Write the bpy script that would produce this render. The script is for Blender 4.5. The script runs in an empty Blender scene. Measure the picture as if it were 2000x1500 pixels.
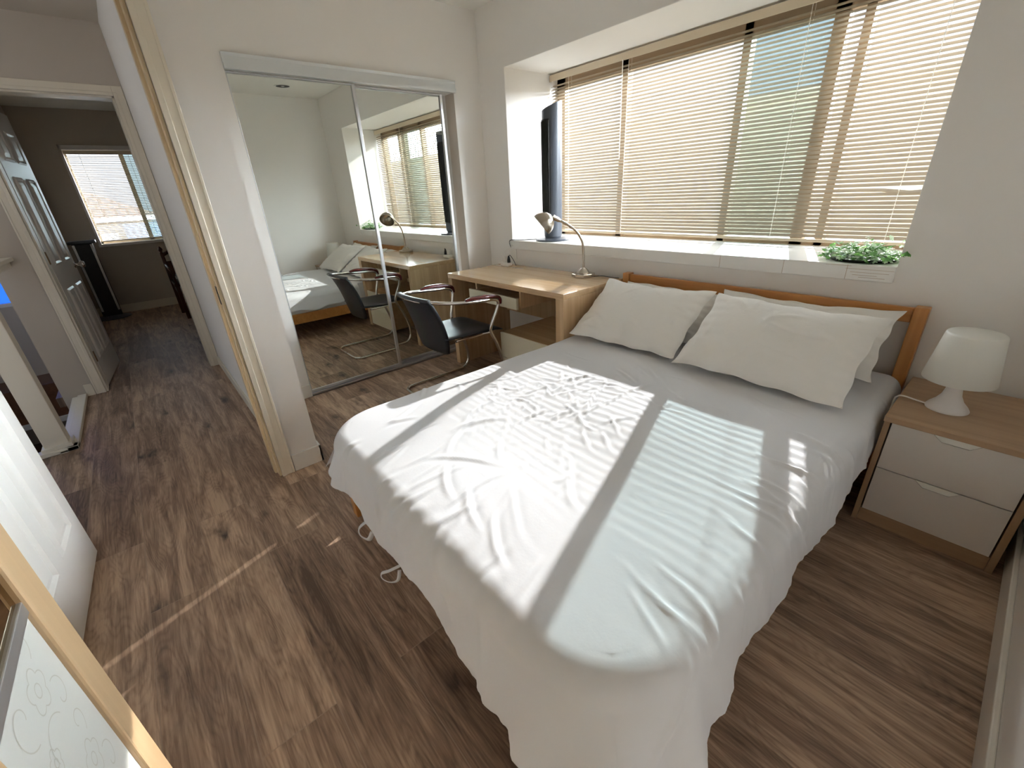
import bpy, bmesh, math, random
import numpy as np
from mathutils import Vector, Matrix, noise

random.seed(7)
rng = np.random.default_rng(11)
sc = bpy.context.scene
COL = sc.collection

# ------------------------------------------------------------------ camera
cam_d = bpy.data.cameras.new('camera')
cam_d.sensor_fit = 'HORIZONTAL'; cam_d.sensor_width = 36.0
cam_d.lens = 833.43 * 36.0 / 2000.0
cam_d.clip_start = 0.03
cam = bpy.data.objects.new('camera', cam_d); COL.objects.link(cam)
cam.location = (3.2096, -2.481, 1.329)
cam.rotation_euler = (1.1448, 0.051, 0.8589)
sc.camera = cam

# ------------------------------------------------------------------ sky, sun, added fill lamps, exposure
SUN_H = Vector((0.33, -0.944, 0.0)).normalized()          # horizontal travel of the sunlight
SUN_TAN = 0.49 * 0.944                                     # drop per unit of horizontal travel
SUN_E = 2.75
SKY_E = 0.38
FILL_E = 44.0                                         # soft fill added through the window on top of sun and sky
world = bpy.data.worlds.new('sky'); sc.world = world
world.use_nodes = True
wn = world.node_tree.nodes; wl = world.node_tree.links
for n in list(wn): wn.remove(n)
wo = wn.new('ShaderNodeOutputWorld'); bg = wn.new('ShaderNodeBackground')
tc = wn.new('ShaderNodeTexCoord'); sep = wn.new('ShaderNodeSeparateXYZ'); rmp = wn.new('ShaderNodeValToRGB')
wl.new(tc.outputs['Generated'], sep.inputs[0]); wl.new(sep.outputs['Z'], rmp.inputs[0])
rmp.color_ramp.elements[0].position = 0.0; rmp.color_ramp.elements[0].color = (0.93, 0.95, 1.0, 1)
rmp.color_ramp.elements[1].position = 0.6; rmp.color_ramp.elements[1].color = (0.62, 0.80, 1.0, 1)
wl.new(rmp.outputs[0], bg.inputs[0]); bg.inputs[1].default_value = SKY_E
wl.new(bg.outputs[0], wo.inputs[0])
sun_d = bpy.data.lights.new('sun', 'SUN'); sun_d.energy = SUN_E; sun_d.angle = math.radians(0.45)
sun_d.color = (1.0, 0.975, 0.95)
sun = bpy.data.objects.new('sun', sun_d); COL.objects.link(sun)
sd = Vector((SUN_H.x, SUN_H.y, -SUN_TAN)).normalized()
sun.rotation_euler = sd.to_track_quat('-Z', 'Y').to_euler()
sun.location = (0, 8, 6)

def fill_lobe(name, energy, travel, angle, color):
    # wide soft sun lamp: fill added to brighten the interior
    d = bpy.data.lights.new(name, 'SUN'); d.energy = energy; d.angle = math.radians(angle); d.color = color
    o = bpy.data.objects.new(name, d); COL.objects.link(o); o.location = Vector(travel)*-8
    o.rotation_euler = Vector(travel).to_track_quat('-Z', 'Y').to_euler()
fill_lobe('window_fill', FILL_E, (-0.05, -1.0, 0.13), 50, (0.89, 0.935, 1.0))  # added fill straight in through the window, tilted upward
fill_lobe('fill_toward_closet', 15.0, (-1.0, -0.7, -0.04), 44, (0.89, 0.935, 1.0))  # added fill aimed at the closet wall
fill_lobe('fill_toward_right', 3.5, (1.0, -0.7, -0.06), 46, (0.89, 0.935, 1.0))  # added fill aimed at the right wall
bk = bpy.data.lights.new('hall_fill', 'SUN'); bk.energy = 0.3; bk.angle = math.radians(100); bk.color = (0.88, 0.93, 1.0)  # added fill for the hall, enters by the made-up stairwell window
bko = bpy.data.objects.new('hall_fill', bk); COL.objects.link(bko); bko.location = (-1, -9, 4)
bko.rotation_euler = Vector((0.15, 1.0, -0.25)).to_track_quat('-Z', 'Y').to_euler()

def portal(name, loc, rot, sx, sy):
    d = bpy.data.lights.new(name, 'AREA'); d.shape = 'RECTANGLE'; d.size = sx; d.size_y = sy
    d.cycles.is_portal = True
    o = bpy.data.objects.new(name, d); COL.objects.link(o); o.location = loc; o.rotation_euler = rot
portal('daylight_portal', (1.58, 0.62, 1.55), (math.radians(-90), 0, 0), 2.6, 1.3)

vs = sc.view_settings
sc.display_settings.display_device = 'sRGB'
vs.view_transform = 'Standard'; vs.look = 'None'; vs.gamma = 1.0; vs.use_curve_mapping = False
vs.exposure = 2.05
cy = sc.cycles
cy.use_denoising = True; cy.use_adaptive_sampling = False
try: cy.denoiser = 'OPENIMAGEDENOISE'
except Exception: pass
cy.max_bounces = 14; cy.diffuse_bounces = 9; cy.glossy_bounces = 6; cy.transparent_max_bounces = 16
cy.transmission_bounces = 6
cy.sample_clamp_indirect = 6.0
cy.caustics_reflective = True; cy.caustics_refractive = False; cy.blur_glossy = 1.0

# ------------------------------------------------------------------ materials
def mat(name, color, rough=0.5, metal=0.0, spec=0.5, bump=None, trans=None, coat=0.0, var=None):
    m = bpy.data.materials.new(name); m.use_nodes = True
    nt = m.node_tree; b = nt.nodes['Principled BSDF']
    b.inputs['Base Color'].default_value = (*color, 1)
    b.inputs['Roughness'].default_value = rough; b.inputs['Metallic'].default_value = metal
    b.inputs['Specular IOR Level'].default_value = spec
    if coat: b.inputs['Coat Weight'].default_value = coat; b.inputs['Coat Roughness'].default_value = 0.08
    t = nt.nodes.new('ShaderNodeTexCoord')
    if var:                                                # (scale, amount)
        n = nt.nodes.new('ShaderNodeTexNoise'); n.inputs['Scale'].default_value = var[0]; n.inputs['Detail'].default_value = 3
        nt.links.new(t.outputs['Object'], n.inputs['Vector'])
        mx = nt.nodes.new('ShaderNodeMix'); mx.data_type = 'RGBA'
        k = 1 - var[1]
        mx.inputs[6].default_value = (color[0]*k, color[1]*k, color[2]*k, 1)
        mx.inputs[7].default_value = (min(1, color[0]*(2-k)), min(1, color[1]*(2-k)), min(1, color[2]*(2-k)), 1)
        nt.links.new(n.outputs['Fac'], mx.inputs[0]); nt.links.new(mx.outputs[2], b.inputs['Base Color'])
    if bump:                                               # (scale, strength, distance)
        n = nt.nodes.new('ShaderNodeTexNoise'); n.inputs['Scale'].default_value = bump[0]; n.inputs['Detail'].default_value = 4
        nt.links.new(t.outputs['Object'], n.inputs['Vector'])
        bn = nt.nodes.new('ShaderNodeBump'); bn.inputs['Strength'].default_value = bump[1]; bn.inputs['Distance'].default_value = bump[2]
        nt.links.new(n.outputs['Fac'], bn.inputs['Height']); nt.links.new(bn.outputs[0], b.inputs['Normal'])
    if trans:                                              # (amount, colour): light through thin stuff
        tr = nt.nodes.new('ShaderNodeBsdfTranslucent'); tr.inputs[0].default_value = (*trans[1], 1)
        ms = nt.nodes.new('ShaderNodeMixShader'); ms.inputs[0].default_value = trans[0]
        nt.links.new(b.outputs[0], ms.inputs[1]); nt.links.new(tr.outputs[0], ms.inputs[2])
        nt.links.new(ms.outputs[0], nt.nodes['Material Output'].inputs['Surface'])
    return m

def wood(name, c1, c2, axis='X', scale=1.0, rough=0.4, stretch=14.0, coat=0.0, spec=0.5):
    """striped timber whose grain runs along one object axis"""
    m = bpy.data.materials.new(name); m.use_nodes = True
    nt = m.node_tree; b = nt.nodes['Principled BSDF']; L = nt.links.new
    t = nt.nodes.new('ShaderNodeTexCoord'); mp = nt.nodes.new('ShaderNodeMapping')
    s = [stretch*scale]*3; s['XYZ'.index(axis)] = 0.8*scale
    mp.inputs['Scale'].default_value = s; L(t.outputs['Object'], mp.inputs[0])
    n = nt.nodes.new('ShaderNodeTexNoise'); n.inputs['Scale'].default_value = 1.0; n.inputs['Detail'].default_value = 5
    n.inputs['Roughness'].default_value = 0.6; n.inputs['Distortion'].default_value = 0.6
    L(mp.outputs[0], n.inputs['Vector'])
    r = nt.nodes.new('ShaderNodeValToRGB')
    r.color_ramp.elements[0].position = 0.32; r.color_ramp.elements[0].color = (*c2, 1)
    r.color_ramp.elements[1].position = 0.68; r.color_ramp.elements[1].color = (*c1, 1)
    L(n.outputs['Fac'], r.inputs[0]); L(r.outputs[0], b.inputs['Base Color'])
    b.inputs['Roughness'].default_value = rough; b.inputs['Specular IOR Level'].default_value = spec
    if coat: b.inputs['Coat Weight'].default_value = coat; b.inputs['Coat Roughness'].default_value = 0.05
    return m

def floor_material():
    m = bpy.data.materials.new('floor_planks'); m.use_nodes = True
    nt = m.node_tree; b = nt.nodes['Principled BSDF']; L = nt.links.new
    def math_(op, a, b_=None, clamp=False):
        n = nt.nodes.new('ShaderNodeMath'); n.operation = op; n.use_clamp = clamp
        for i, v in enumerate((a, b_)):
            if v is None: continue
            if isinstance(v, (int, float)): n.inputs[i].default_value = v
            else: L(v, n.inputs[i])
        return n.outputs[0]
    t = nt.nodes.new('ShaderNodeTexCoord'); sp = nt.nodes.new('ShaderNodeSeparateXYZ'); L(t.outputs['Object'], sp.inputs[0])
    X, Y = sp.outputs['X'], sp.outputs['Y']
    PW, PL = 0.2, 1.22
    yr = math_('DIVIDE', math_('ADD', Y, 2.83 + 20*PW), PW)
    row = math_('FLOOR', yr); fy = math_('FRACT', yr)
    wnr = nt.nodes.new('ShaderNodeTexWhiteNoise'); wnr.noise_dimensions = '1D'; L(row, wnr.inputs['W'])
    par = math_('MULTIPLY', math_('MODULO', row, 2.0), 0.36)
    off = math_('ADD', math_('ADD', X, 20*PL - 2.284 - 0.36*PL), math_('MULTIPLY', par, PL))
    off2 = math_('ADD', off, math_('MULTIPLY', wnr.outputs['Value'], 0.05))
    xr = math_('DIVIDE', off2, PL); colm = math_('FLOOR', xr); fx = math_('FRACT', xr)
    pid = math_('ADD', math_('MULTIPLY', row, 7.31), math_('MULTIPLY', colm, 13.77))
    w2 = nt.nodes.new('ShaderNodeTexWhiteNoise'); w2.noise_dimensions = '1D'; L(pid, w2.inputs['W'])
    # grain coordinates, different for each plank
    cmb = nt.nodes.new('ShaderNodeCombineXYZ')
    L(math_('MULTIPLY', X, 1.3), cmb.inputs[0]); L(math_('MULTIPLY', Y, 11.0), cmb.inputs[1]); L(math_('MULTIPLY', w2.outputs['Value'], 40.0), cmb.inputs[2])
    g1 = nt.nodes.new('ShaderNodeTexNoise'); g1.inputs['Scale'].default_value = 1.6; g1.inputs['Detail'].default_value = 6; g1.inputs['Roughness'].default_value = 0.62; g1.inputs['Distortion'].default_value = 0.9
    L(cmb.outputs[0], g1.inputs['Vector'])
    cmb2 = nt.nodes.new('ShaderNodeCombineXYZ')
    L(math_('MULTIPLY', X, 7.0), cmb2.inputs[0]); L(math_('MULTIPLY', Y, 150.0), cmb2.inputs[1]); L(w2.outputs['Value'], cmb2.inputs[2])
    g2 = nt.nodes.new('ShaderNodeTexNoise'); g2.inputs['Scale'].default_value = 1.0; g2.inputs['Detail'].default_value = 3
    L(cmb2.outputs[0], g2.inputs['Vector'])
    # cathedral rings
    cmb3 = nt.nodes.new('ShaderNodeCombineXYZ')
    L(math_('MULTIPLY', X, 0.9), cmb3.inputs[0]); L(math_('MULTIPLY', Y, 5.0), cmb3.inputs[1]); L(math_('MULTIPLY', w2.outputs['Value'], 17.0), cmb3.inputs[2])
    g3 = nt.nodes.new('ShaderNodeTexNoise'); g3.inputs['Scale'].default_value = 1.5; g3.inputs['Detail'].default_value = 2
    L(cmb3.outputs[0], g3.inputs['Vector'])
    ring = math_('ABSOLUTE', math_('SINE', math_('MULTIPLY', g3.outputs['Fac'], 95.0)))
    # knots
    cmb4 = nt.nodes.new('ShaderNodeCombineXYZ')
    L(math_('MULTIPLY', X, 2.1), cmb4.inputs[0]); L(math_('MULTIPLY', Y, 5.2), cmb4.inputs[1]); L(math_('MULTIPLY', w2.outputs['Value'], 9.0), cmb4.inputs[2])
    dn = nt.nodes.new('ShaderNodeTexNoise'); dn.inputs['Scale'].default_value = 5.0; dn.inputs['Detail'].default_value = 3
    L(cmb4.outputs[0], dn.inputs['Vector'])
    vadd = nt.nodes.new('ShaderNodeMixRGB'); vadd.blend_type = 'ADD'; vadd.inputs[0].default_value = 0.55
    L(cmb4.outputs[0], vadd.inputs[1]); L(dn.outputs['Color'], vadd.inputs[2])
    vo = nt.nodes.new('ShaderNodeTexVoronoi'); vo.inputs['Scale'].default_value = 1.05; L(vadd.outputs[0], vo.inputs['Vector'])
    kn = nt.nodes.new('ShaderNodeMapRange'); kn.inputs['From Min'].default_value = 0.27; kn.inputs['From Max'].default_value = 0.03
    L(vo.outputs['Distance'], kn.inputs['Value'])
    knk = math_('MULTIPLY', math_('POWER', kn.outputs[0], 1.5), 0.92)
    r = nt.nodes.new('ShaderNodeValToRGB'); e = r.color_ramp.elements
    e[0].position = 0.25; e[0].color = (0.120, 0.072, 0.046, 1)
    e[1].position = 0.78; e[1].color = (0.56, 0.395, 0.272, 1)
    x_ = e.new(0.5); x_.color = (0.285, 0.186, 0.125, 1)
    fac = math_('ADD', math_('MULTIPLY', g1.outputs['Fac'], 0.62), math_('MULTIPLY', g2.outputs['Fac'], 0.26))
    fac = math_('ADD', fac, math_('MULTIPLY', ring, 0.045))
    fac = math_('ADD', fac, math_('MULTIPLY', math_('SUBTRACT', w2.outputs['Value'], 0.5), 0.16))
    L(math_('ADD', math_('MULTIPLY', math_('SUBTRACT', fac, 0.455), 1.8), 0.50), r.inputs[0])
    dk = nt.nodes.new('ShaderNodeMixRGB'); dk.inputs[2].default_value = (0.03, 0.017, 0.012, 1)
    L(knk, dk.inputs[0]); L(r.outputs[0], dk.inputs[1])
    # seams
    ey = math_('MINIMUM', fy, math_('SUBTRACT', 1.0, fy)); ex = math_('MINIMUM', fx, math_('SUBTRACT', 1.0, fx))
    sy = math_('LESS_THAN', ey, 0.0085); sx = math_('LESS_THAN', ex, 0.0014)
    seam = math_('MAXIMUM', sy, sx)
    sm = nt.nodes.new('ShaderNodeMixRGB'); sm.inputs[2].default_value = (0.36, 0.26, 0.19, 1)
    L(math_('MULTIPLY', seam, 0.7), sm.inputs[0]); L(dk.outputs[0], sm.inputs[1])
    L(sm.outputs[0], b.inputs['Base Color'])
    rr = math_('ADD', math_('MULTIPLY', g2.outputs['Fac'], 0.16), 0.40); L(rr, b.inputs['Roughness'])
    b.inputs['Specular IOR Level'].default_value = 0.42
    bn = nt.nodes.new('ShaderNodeBump'); bn.inputs['Strength'].default_value = 0.28; bn.inputs['Distance'].default_value = 0.0015
    L(math_('SUBTRACT', math_('ADD', g2.outputs['Fac'], math_('MULTIPLY', ring, 0.4)), seam), bn.inputs['Height']); L(bn.outputs[0], b.inputs['Normal'])
    return m

def glass(name, tint, refl=0.06):
    m = bpy.data.materials.new(name); m.use_nodes = True
    nt = m.node_tree
    for n in list(nt.nodes): nt.nodes.remove(n)
    o = nt.nodes.new('ShaderNodeOutputMaterial'); a = nt.nodes.new('ShaderNodeBsdfTransparent'); g = nt.nodes.new('ShaderNodeBsdfGlossy')
    a.inputs[0].default_value = (*tint, 1); g.inputs['Roughness'].default_value = 0.02
    x = nt.nodes.new('ShaderNodeMixShader'); x.inputs[0].default_value = refl
    nt.links.new(a.outputs[0], x.inputs[1]); nt.links.new(g.outputs[0], x.inputs[2]); nt.links.new(x.outputs[0], o.inputs[0])
    return m

M = {}
M['wall'] = mat('wall_paint', (0.84, 0.815, 0.78), 0.65, spec=0.3, bump=(220, 0.05, 0.002))
M['recess'] = mat('recess_paint', (0.85, 0.83, 0.79), 0.55, spec=0.3)
M['ceiling'] = mat('ceiling_paint', (0.82, 0.80, 0.75), 0.8, spec=0.2)
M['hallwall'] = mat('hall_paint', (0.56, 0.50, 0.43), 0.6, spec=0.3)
M['trim'] = mat('trim_paint', (0.80, 0.74, 0.62), 0.38, var=(3, 0.05))
M['jamb'] = mat('jamb_lit_yellow', (0.74, 0.60, 0.40), 0.45)  # yellow light falling on the jamb is put into its colour
M['white_trim'] = mat('white_trim_paint', (0.82, 0.80, 0.75), 0.35)
M['door'] = mat('door_paint', (0.80, 0.775, 0.73), 0.32)
M['floor'] = floor_material()
M['mirror'] = mat('mirror_glass', (0.80, 0.835, 0.80), 0.0, metal=1.0)
M['dark_mirror'] = mat('bronze_mirror_glass', (0.36, 0.27, 0.16), 0.04, metal=1.0)
M['alu'] = mat('aluminium', (0.62, 0.63, 0.64), 0.35, metal=0.85)
M['alu_white'] = mat('satin_header', (0.66, 0.68, 0.68), 0.4, metal=0.25)
M['dark'] = mat('dark_gap', (0.02, 0.02, 0.02), 0.8)
M['chrome'] = mat('chrome', (0.78, 0.76, 0.73), 0.12, metal=1.0)
M['nickel'] = mat('brushed_nickel', (0.46, 0.41, 0.35), 0.24, metal=1.0)
M['oak'] = wood('pale_oak_veneer', (0.62, 0.43, 0.25), (0.47, 0.30, 0.155), 'Z', 1.0, 0.38, 26)
M['oak_top'] = wood('pale_oak_top', (0.62, 0.43, 0.245), (0.50, 0.325, 0.17), 'X', 1.0, 0.14, 20, coat=0.4)
M['cream'] = mat('cream_drawer_front', (0.74, 0.69, 0.53), 0.35)
M['pine'] = wood('orange_pine', (0.60, 0.275, 0.08), (0.45, 0.18, 0.045), 'X', 1.0, 0.38, 22)
M['pine_v'] = wood('orange_pine_post', (0.60, 0.285, 0.085), (0.45, 0.18, 0.045), 'Z', 1.0, 0.38, 22)
M['walnut'] = wood('light_brown_veneer', (0.46, 0.31, 0.19), (0.36, 0.235, 0.14), 'X', 1.0, 0.42, 30)
M['walnut_v'] = wood('light_brown_veneer_side', (0.42, 0.28, 0.17), (0.33, 0.215, 0.125), 'Z', 1.0, 0.42, 30)
M['ns_white'] = mat('grey_white_front', (0.70, 0.66, 0.62), 0.4)
M['handle'] = mat('pale_handle', (0.86, 0.86, 0.80), 0.4)
M['cloth'] = mat('white_cotton', (0.80, 0.805, 0.83), 0.85, spec=0.15, bump=(110, 0.12, 0.002), trans=(0.12, (0.8, 0.79, 0.77)))
M['pillow'] = mat('white_pillow_cotton', (0.82, 0.80, 0.765), 0.85, spec=0.15, bump=(35, 0.3, 0.006))
M['lampwhite'] = mat('white_plastic', (0.88, 0.87, 0.82), 0.35, trans=(0.35, (0.9, 0.88, 0.82)))
M['lampbase'] = mat('white_plastic_base', (0.80, 0.77, 0.76), 0.3)
M['leather'] = mat('black_leather', (0.018, 0.02, 0.026), 0.36, bump=(180, 0.2, 0.001))
M['maroon'] = mat('lacquered_mahogany', (0.10, 0.012, 0.012), 0.16, coat=0.6)
M['fan'] = mat('charcoal_plastic', (0.075, 0.085, 0.105), 0.34)
M['fan_dark'] = mat('black_grille', (0.008, 0.008, 0.010), 0.45)
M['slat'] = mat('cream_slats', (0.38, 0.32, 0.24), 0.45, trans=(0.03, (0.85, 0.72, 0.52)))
M['rail'] = mat('cream_headrail', (0.60, 0.50, 0.36), 0.4)
M['cord'] = mat('white_cord', (0.9, 0.88, 0.82), 0.6)
M['frame'] = mat('bronze_window_frame', (0.34, 0.25, 0.16), 0.45)
M['wframe'] = mat('white_window_frame', (0.85, 0.83, 0.80), 0.4)
M['sill'] = mat('white_sill', (0.84, 0.83, 0.80), 0.3, var=(6, 0.04))
M['glass'] = glass('clear_glass', (0.97, 0.98, 0.98))
M['glass_t'] = glass('green_glass', (0.66, 0.74, 0.745))
M['leaf'] = mat('ivy_leaf', (0.13, 0.30, 0.10), 0.4, trans=(0.3, (0.3, 0.6, 0.15)), var=(25, 0.45))
M['leaf2'] = mat('pale_ivy_leaf', (0.58, 0.66, 0.56), 0.45, trans=(0.25, (0.5, 0.7, 0.4)), var=(25, 0.3))
M['black'] = mat('black_plastic', (0.012, 0.012, 0.012), 0.35)
M['white'] = mat('white_plastic_plug', (0.8, 0.78, 0.74), 0.4)
M['stile'] = wood('birch_frame', (0.62, 0.43, 0.25), (0.55, 0.37, 0.205), 'Z', 1.0, 0.4, 30)
M['panel'] = mat('pearl_white_panel', (0.66, 0.66, 0.62), 0.35)
M['motif'] = mat('panel_motif', (0.55, 0.53, 0.47), 0.4)
M['mahog'] = wood('dark_mahogany', (0.12, 0.035, 0.016), (0.06, 0.015, 0.008), 'Z', 1.0, 0.25, 20)
M['stucco'] = mat('cream_stucco', (0.88, 0.76, 0.56), 0.9, var=(1.2, 0.06))
M['stucco2'] = mat('tan_stucco', (0.27, 0.22, 0.165), 0.9)
M['concrete'] = mat('concrete', (0.55, 0.53, 0.5), 0.9)
M['tile'] = mat('roof_tile', (0.24, 0.16, 0.11), 0.85)
_nt = M['tile'].node_tree; _br = _nt.nodes.new('ShaderNodeTexBrick'); _tc = _nt.nodes.new('ShaderNodeTexCoord'); _mp = _nt.nodes.new('ShaderNodeMapping')
_mp.inputs['Rotation'].default_value = (0, 0, math.pi/2); _nt.links.new(_tc.outputs['Object'], _mp.inputs[0]); _nt.links.new(_mp.outputs[0], _br.inputs['Vector'])
_br.inputs['Color1'].default_value = (0.25, 0.17, 0.12, 1); _br.inputs['Color2'].default_value = (0.21, 0.145, 0.105, 1); _br.inputs['Mortar'].default_value = (0.12, 0.08, 0.06, 1)
_br.inputs['Scale'].default_value = 1.0; _br.inputs['Brick Width'].default_value = 0.28; _br.inputs['Row Height'].default_value = 0.4; _br.inputs['Mortar Size'].default_value = 0.03
_nt.links.new(_br.outputs['Color'], _nt.nodes['Principled BSDF'].inputs['Base Color'])
M['blue_wall'] = mat('pale_blue_wall', (0.20, 0.24, 0.31), 0.9)
M['hinge'] = mat('brass_hinge', (0.30, 0.19, 0.10), 0.4, metal=0.9)
M['stairwood'] = wood('reddish_stair_wood', (0.20, 0.085, 0.04), (0.13, 0.05, 0.025), 'X', 1.0, 0.4, 15)

# ------------------------------------------------------------------ mesh helpers
def link(name, me, material, parent=None, smooth=False):
    o = bpy.data.objects.new(name, me); COL.objects.link(o)
    mats = material if isinstance(material, (list, tuple)) else [material]
    for m in mats: me.materials.append(m)
    if smooth: me.polygons.foreach_set('use_smooth', [True]*len(me.polygons))
    if parent:
        o.parent = parent
    return o

class MB:
    """collects shapes into one mesh (world coordinates, shifted to the parent's origin on build)"""
    def __init__(s): s.v = []; s.f = []; s.mi = []; s.cur = 0
    def add(s, vs_, fs_):
        k = len(s.v); s.v += [tuple(v) for v in vs_]; s.f += [tuple(i+k for i in f) for f in fs_]; s.mi += [s.cur]*len(fs_); return s
    def box(s, x0, x1, y0, y1, z0, z1, b=0.0, mtx=None):
        x0, x1 = min(x0, x1), max(x0, x1); y0, y1 = min(y0, y1), max(y0, y1); z0, z1 = min(z0, z1), max(z0, z1)
        if b <= 0:
            vs_ = [(x, y, z) for x in (x0, x1) for y in (y0, y1) for z in (z0, z1)]
            fs_ = [(0, 1, 3, 2), (4, 6, 7, 5), (0, 4, 5, 1), (2, 3, 7, 6), (0, 2, 6, 4), (1, 5, 7, 3)]
        else:
            bm = bmesh.new(); bmesh.ops.create_cube(bm, size=1)
            for v in bm.verts: v.co = Vector(((x0+x1)/2+v.co.x*(x1-x0), (y0+y1)/2+v.co.y*(y1-y0), (z0+z1)/2+v.co.z*(z1-z0)))
            bb = min(b, 0.45*min(x1-x0, y1-y0, z1-z0))
            bmesh.ops.bevel(bm, geom=list(bm.edges), offset=bb, segments=2, affect='EDGES', profile=0.5)
            bm.verts.index_update(); vs_ = [tuple(v.co) for v in bm.verts]; fs_ = [[v.index for v in f.verts] for f in bm.faces]; bm.free()
        if mtx is not None: vs_ = [tuple(mtx @ Vector(v)) for v in vs_]
        s.add(vs_, fs_); return s
    def tube(s, pts, r, n=12, smooth=0, caps=True, flat=None):
        P = [Vector(p) for p in pts]
        R = list(r) if isinstance(r, (list, tuple)) else [r]*len(P)
        if smooth:
            Q = []; RR = []
            for i in range(len(P)-1):
                p0 = P[max(i-1, 0)]; p1 = P[i]; p2 = P[i+1]; p3 = P[min(i+2, len(P)-1)]
                for k in range(smooth):
                    t = k/smooth
                    Q.append(0.5*((2*p1)+(p2-p0)*t+(2*p0-5*p1+4*p2-p3)*t*t+(3*p1-p0-3*p2+p3)*t**3)); RR.append(R[i]*(1-t)+R[i+1]*t)
            Q.append(P[-1]); RR.append(R[-1]); P, R = Q, RR
        T = []
        for i in range(len(P)):
            d = (P[min(i+1, len(P)-1)]-P[max(i-1, 0)]); T.append(d.normalized())
        up = Vector((0, 0, 1)) if abs(T[0].z) < 0.9 else Vector((1, 0, 0))
        nrm = (up-T[0]*up.dot(T[0])).normalized(); vs_ = []; fs_ = []
        for i, p in enumerate(P):
            nrm = (nrm-T[i]*nrm.dot(T[i])).normalized(); bi = T[i].cross(nrm)
            for k in range(n):
                a = 2*math.pi*k/n; fx, fy = (flat if flat else (1, 1))
                vs_.append(p+nrm*math.cos(a)*R[i]*fx+bi*math.sin(a)*R[i]*fy)
        for i in range(len(P)-1):
            for k in range(n):
                fs_.append((i*n+k, i*n+(k+1) % n, (i+1)*n+(k+1) % n, (i+1)*n+k))
        if caps: fs_.append(tuple(range(n))[::-1]); fs_.append(tuple(range((len(P)-1)*n, len(P)*n)))
        s.add(vs_, fs_); return s
    def lathe(s, prof, c, n=32, mtx=None, cap=True):
        vs_ = []; fs_ = []
        for (r, z) in prof:
            for k in range(n):
                a = 2*math.pi*k/n; vs_.append(Vector((r*math.cos(a), r*math.sin(a), z)))
        for i in range(len(prof)-1):
            for k in range(n): fs_.append((i*n+k, i*n+(k+1) % n, (i+1)*n+(k+1) % n, (i+1)*n+k))
        if cap:
            if prof[0][0] > 1e-5: fs_.append(tuple(range(n))[::-1])
            if prof[-1][0] > 1e-5: fs_.append(tuple(range((len(prof)-1)*n, len(prof)*n)))
        if mtx is not None: vs_ = [mtx @ v for v in vs_]
        c = Vector(c); s.add([v+c for v in vs_], fs_); return s
    def prism(s, poly, a0, a1, axis='y'):
        """polygon in the plane across the axis, extruded from a0 to a1"""
        def P(p, a):
            if axis == 'y': return (p[0], a, p[1])
            if axis == 'x': return (a, p[0], p[1])
            return (p[0], p[1], a)
        n = len(poly); vs_ = [P(p, a0) for p in poly]+[P(p, a1) for p in poly]
        fs_ = [tuple(range(n))[::-1], tuple(range(n, 2*n))]+[(i, (i+1) % n, n+(i+1) % n, n+i) for i in range(n)]
        s.add(vs_, fs_); return s
    def grid(s, P):
        """P: array (a,b,3)"""
        a, b = P.shape[:2]; k = len(s.v)
        s.v += [tuple(p) for p in P.reshape(-1, 3).tolist()]
        for i in range(a-1):
            for j in range(b-1):
                s.f.append((k+i*b+j, k+(i+1)*b+j, k+(i+1)*b+j+1, k+i*b+j+1)); s.mi.append(s.cur)
        return s
    def build(s, name, material, parent=None, smooth=False, auto=None):
        off = parent_world(parent) if parent else Vector((0, 0, 0))
        me = bpy.data.meshes.new(name)
        me.from_pydata([(v[0]-off.x, v[1]-off.y, v[2]-off.z) for v in s.v], [], s.f)
        bm = bmesh.new(); bm.from_mesh(me); bmesh.ops.recalc_face_normals(bm, faces=bm.faces); bm.to_mesh(me); bm.free()
        o = link(name, me, material, parent, smooth or bool(auto))
        if len(s.mi) == len(me.polygons) and any(s.mi): me.polygons.foreach_set('material_index', s.mi)
        if auto:
            me.set_sharp_from_angle(angle=math.radians(auto))
        me.update()
        return o

def parent_world(o):
    v = Vector((0, 0, 0))
    while o is not None: v = v+o.location; o = o.parent
    return v

def thing(name, label, cat, loc=(0, 0, 0), group=None):
    o = bpy.data.objects.new(name, None); COL.objects.link(o); o.location = loc
    o['label'] = label; o['category'] = cat
    if group: o['group'] = group
    o.empty_display_size = 0.1
    return o
def tag(o, label, cat, group=None):
    o['label'] = label; o['category'] = cat
    if group: o['group'] = group
    return o
def struct(o, label=None, cat=None):
    o['kind'] = 'structure'
    if label: o['label'] = label
    if cat: o['category'] = cat
    return o
def sempty(name, loc=(0, 0, 0), label=None, cat=None):
    o = bpy.data.objects.new(name, None); COL.objects.link(o); o.location = loc; o['kind'] = 'structure'
    if label: o['label'] = label
    if cat: o['category'] = cat
    return o

# ------------------------------------------------------------------ room shell
W, HC = 3.486, 2.562
YB = -3.56                                  # wall behind the camera's left
XD = 0.933                                  # wall with the doorway
XL, XR, ZS, ZT, DEP = 0.308, 2.858, 0.945, 2.157, 0.555
HX, HH = -1.40, 2.52                        # end wall of the hall
HR = -2.175                                 # hall's right wall
YJ0, YJ1 = -3.045, -2.236                   # bedroom doorway
struct(MB().box(XD-0.13, W, YB, 0, -0.08, 0).box(HX-0.13, XD-0.13, -3.11, HR, -0.08, 0).box(-0.32, XD-0.13, -4.2, -3.11, -0.08, 0)
       .box(-5.15, HX-0.13, -3.3, -1.0, -0.08, 0).box(-0.02, XD-0.13, -2.05, 0, -0.08, 0).build('floor', M['floor']),
       'brown wood-look plank floor running from bedroom into hall', 'floor')
struct(MB().box(-0.8, W+0.15, YB-0.1, 0.1, HC, HC+0.1).build('ceiling', M['ceiling']), 'off-white flat bedroom ceiling', 'ceiling')
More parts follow.
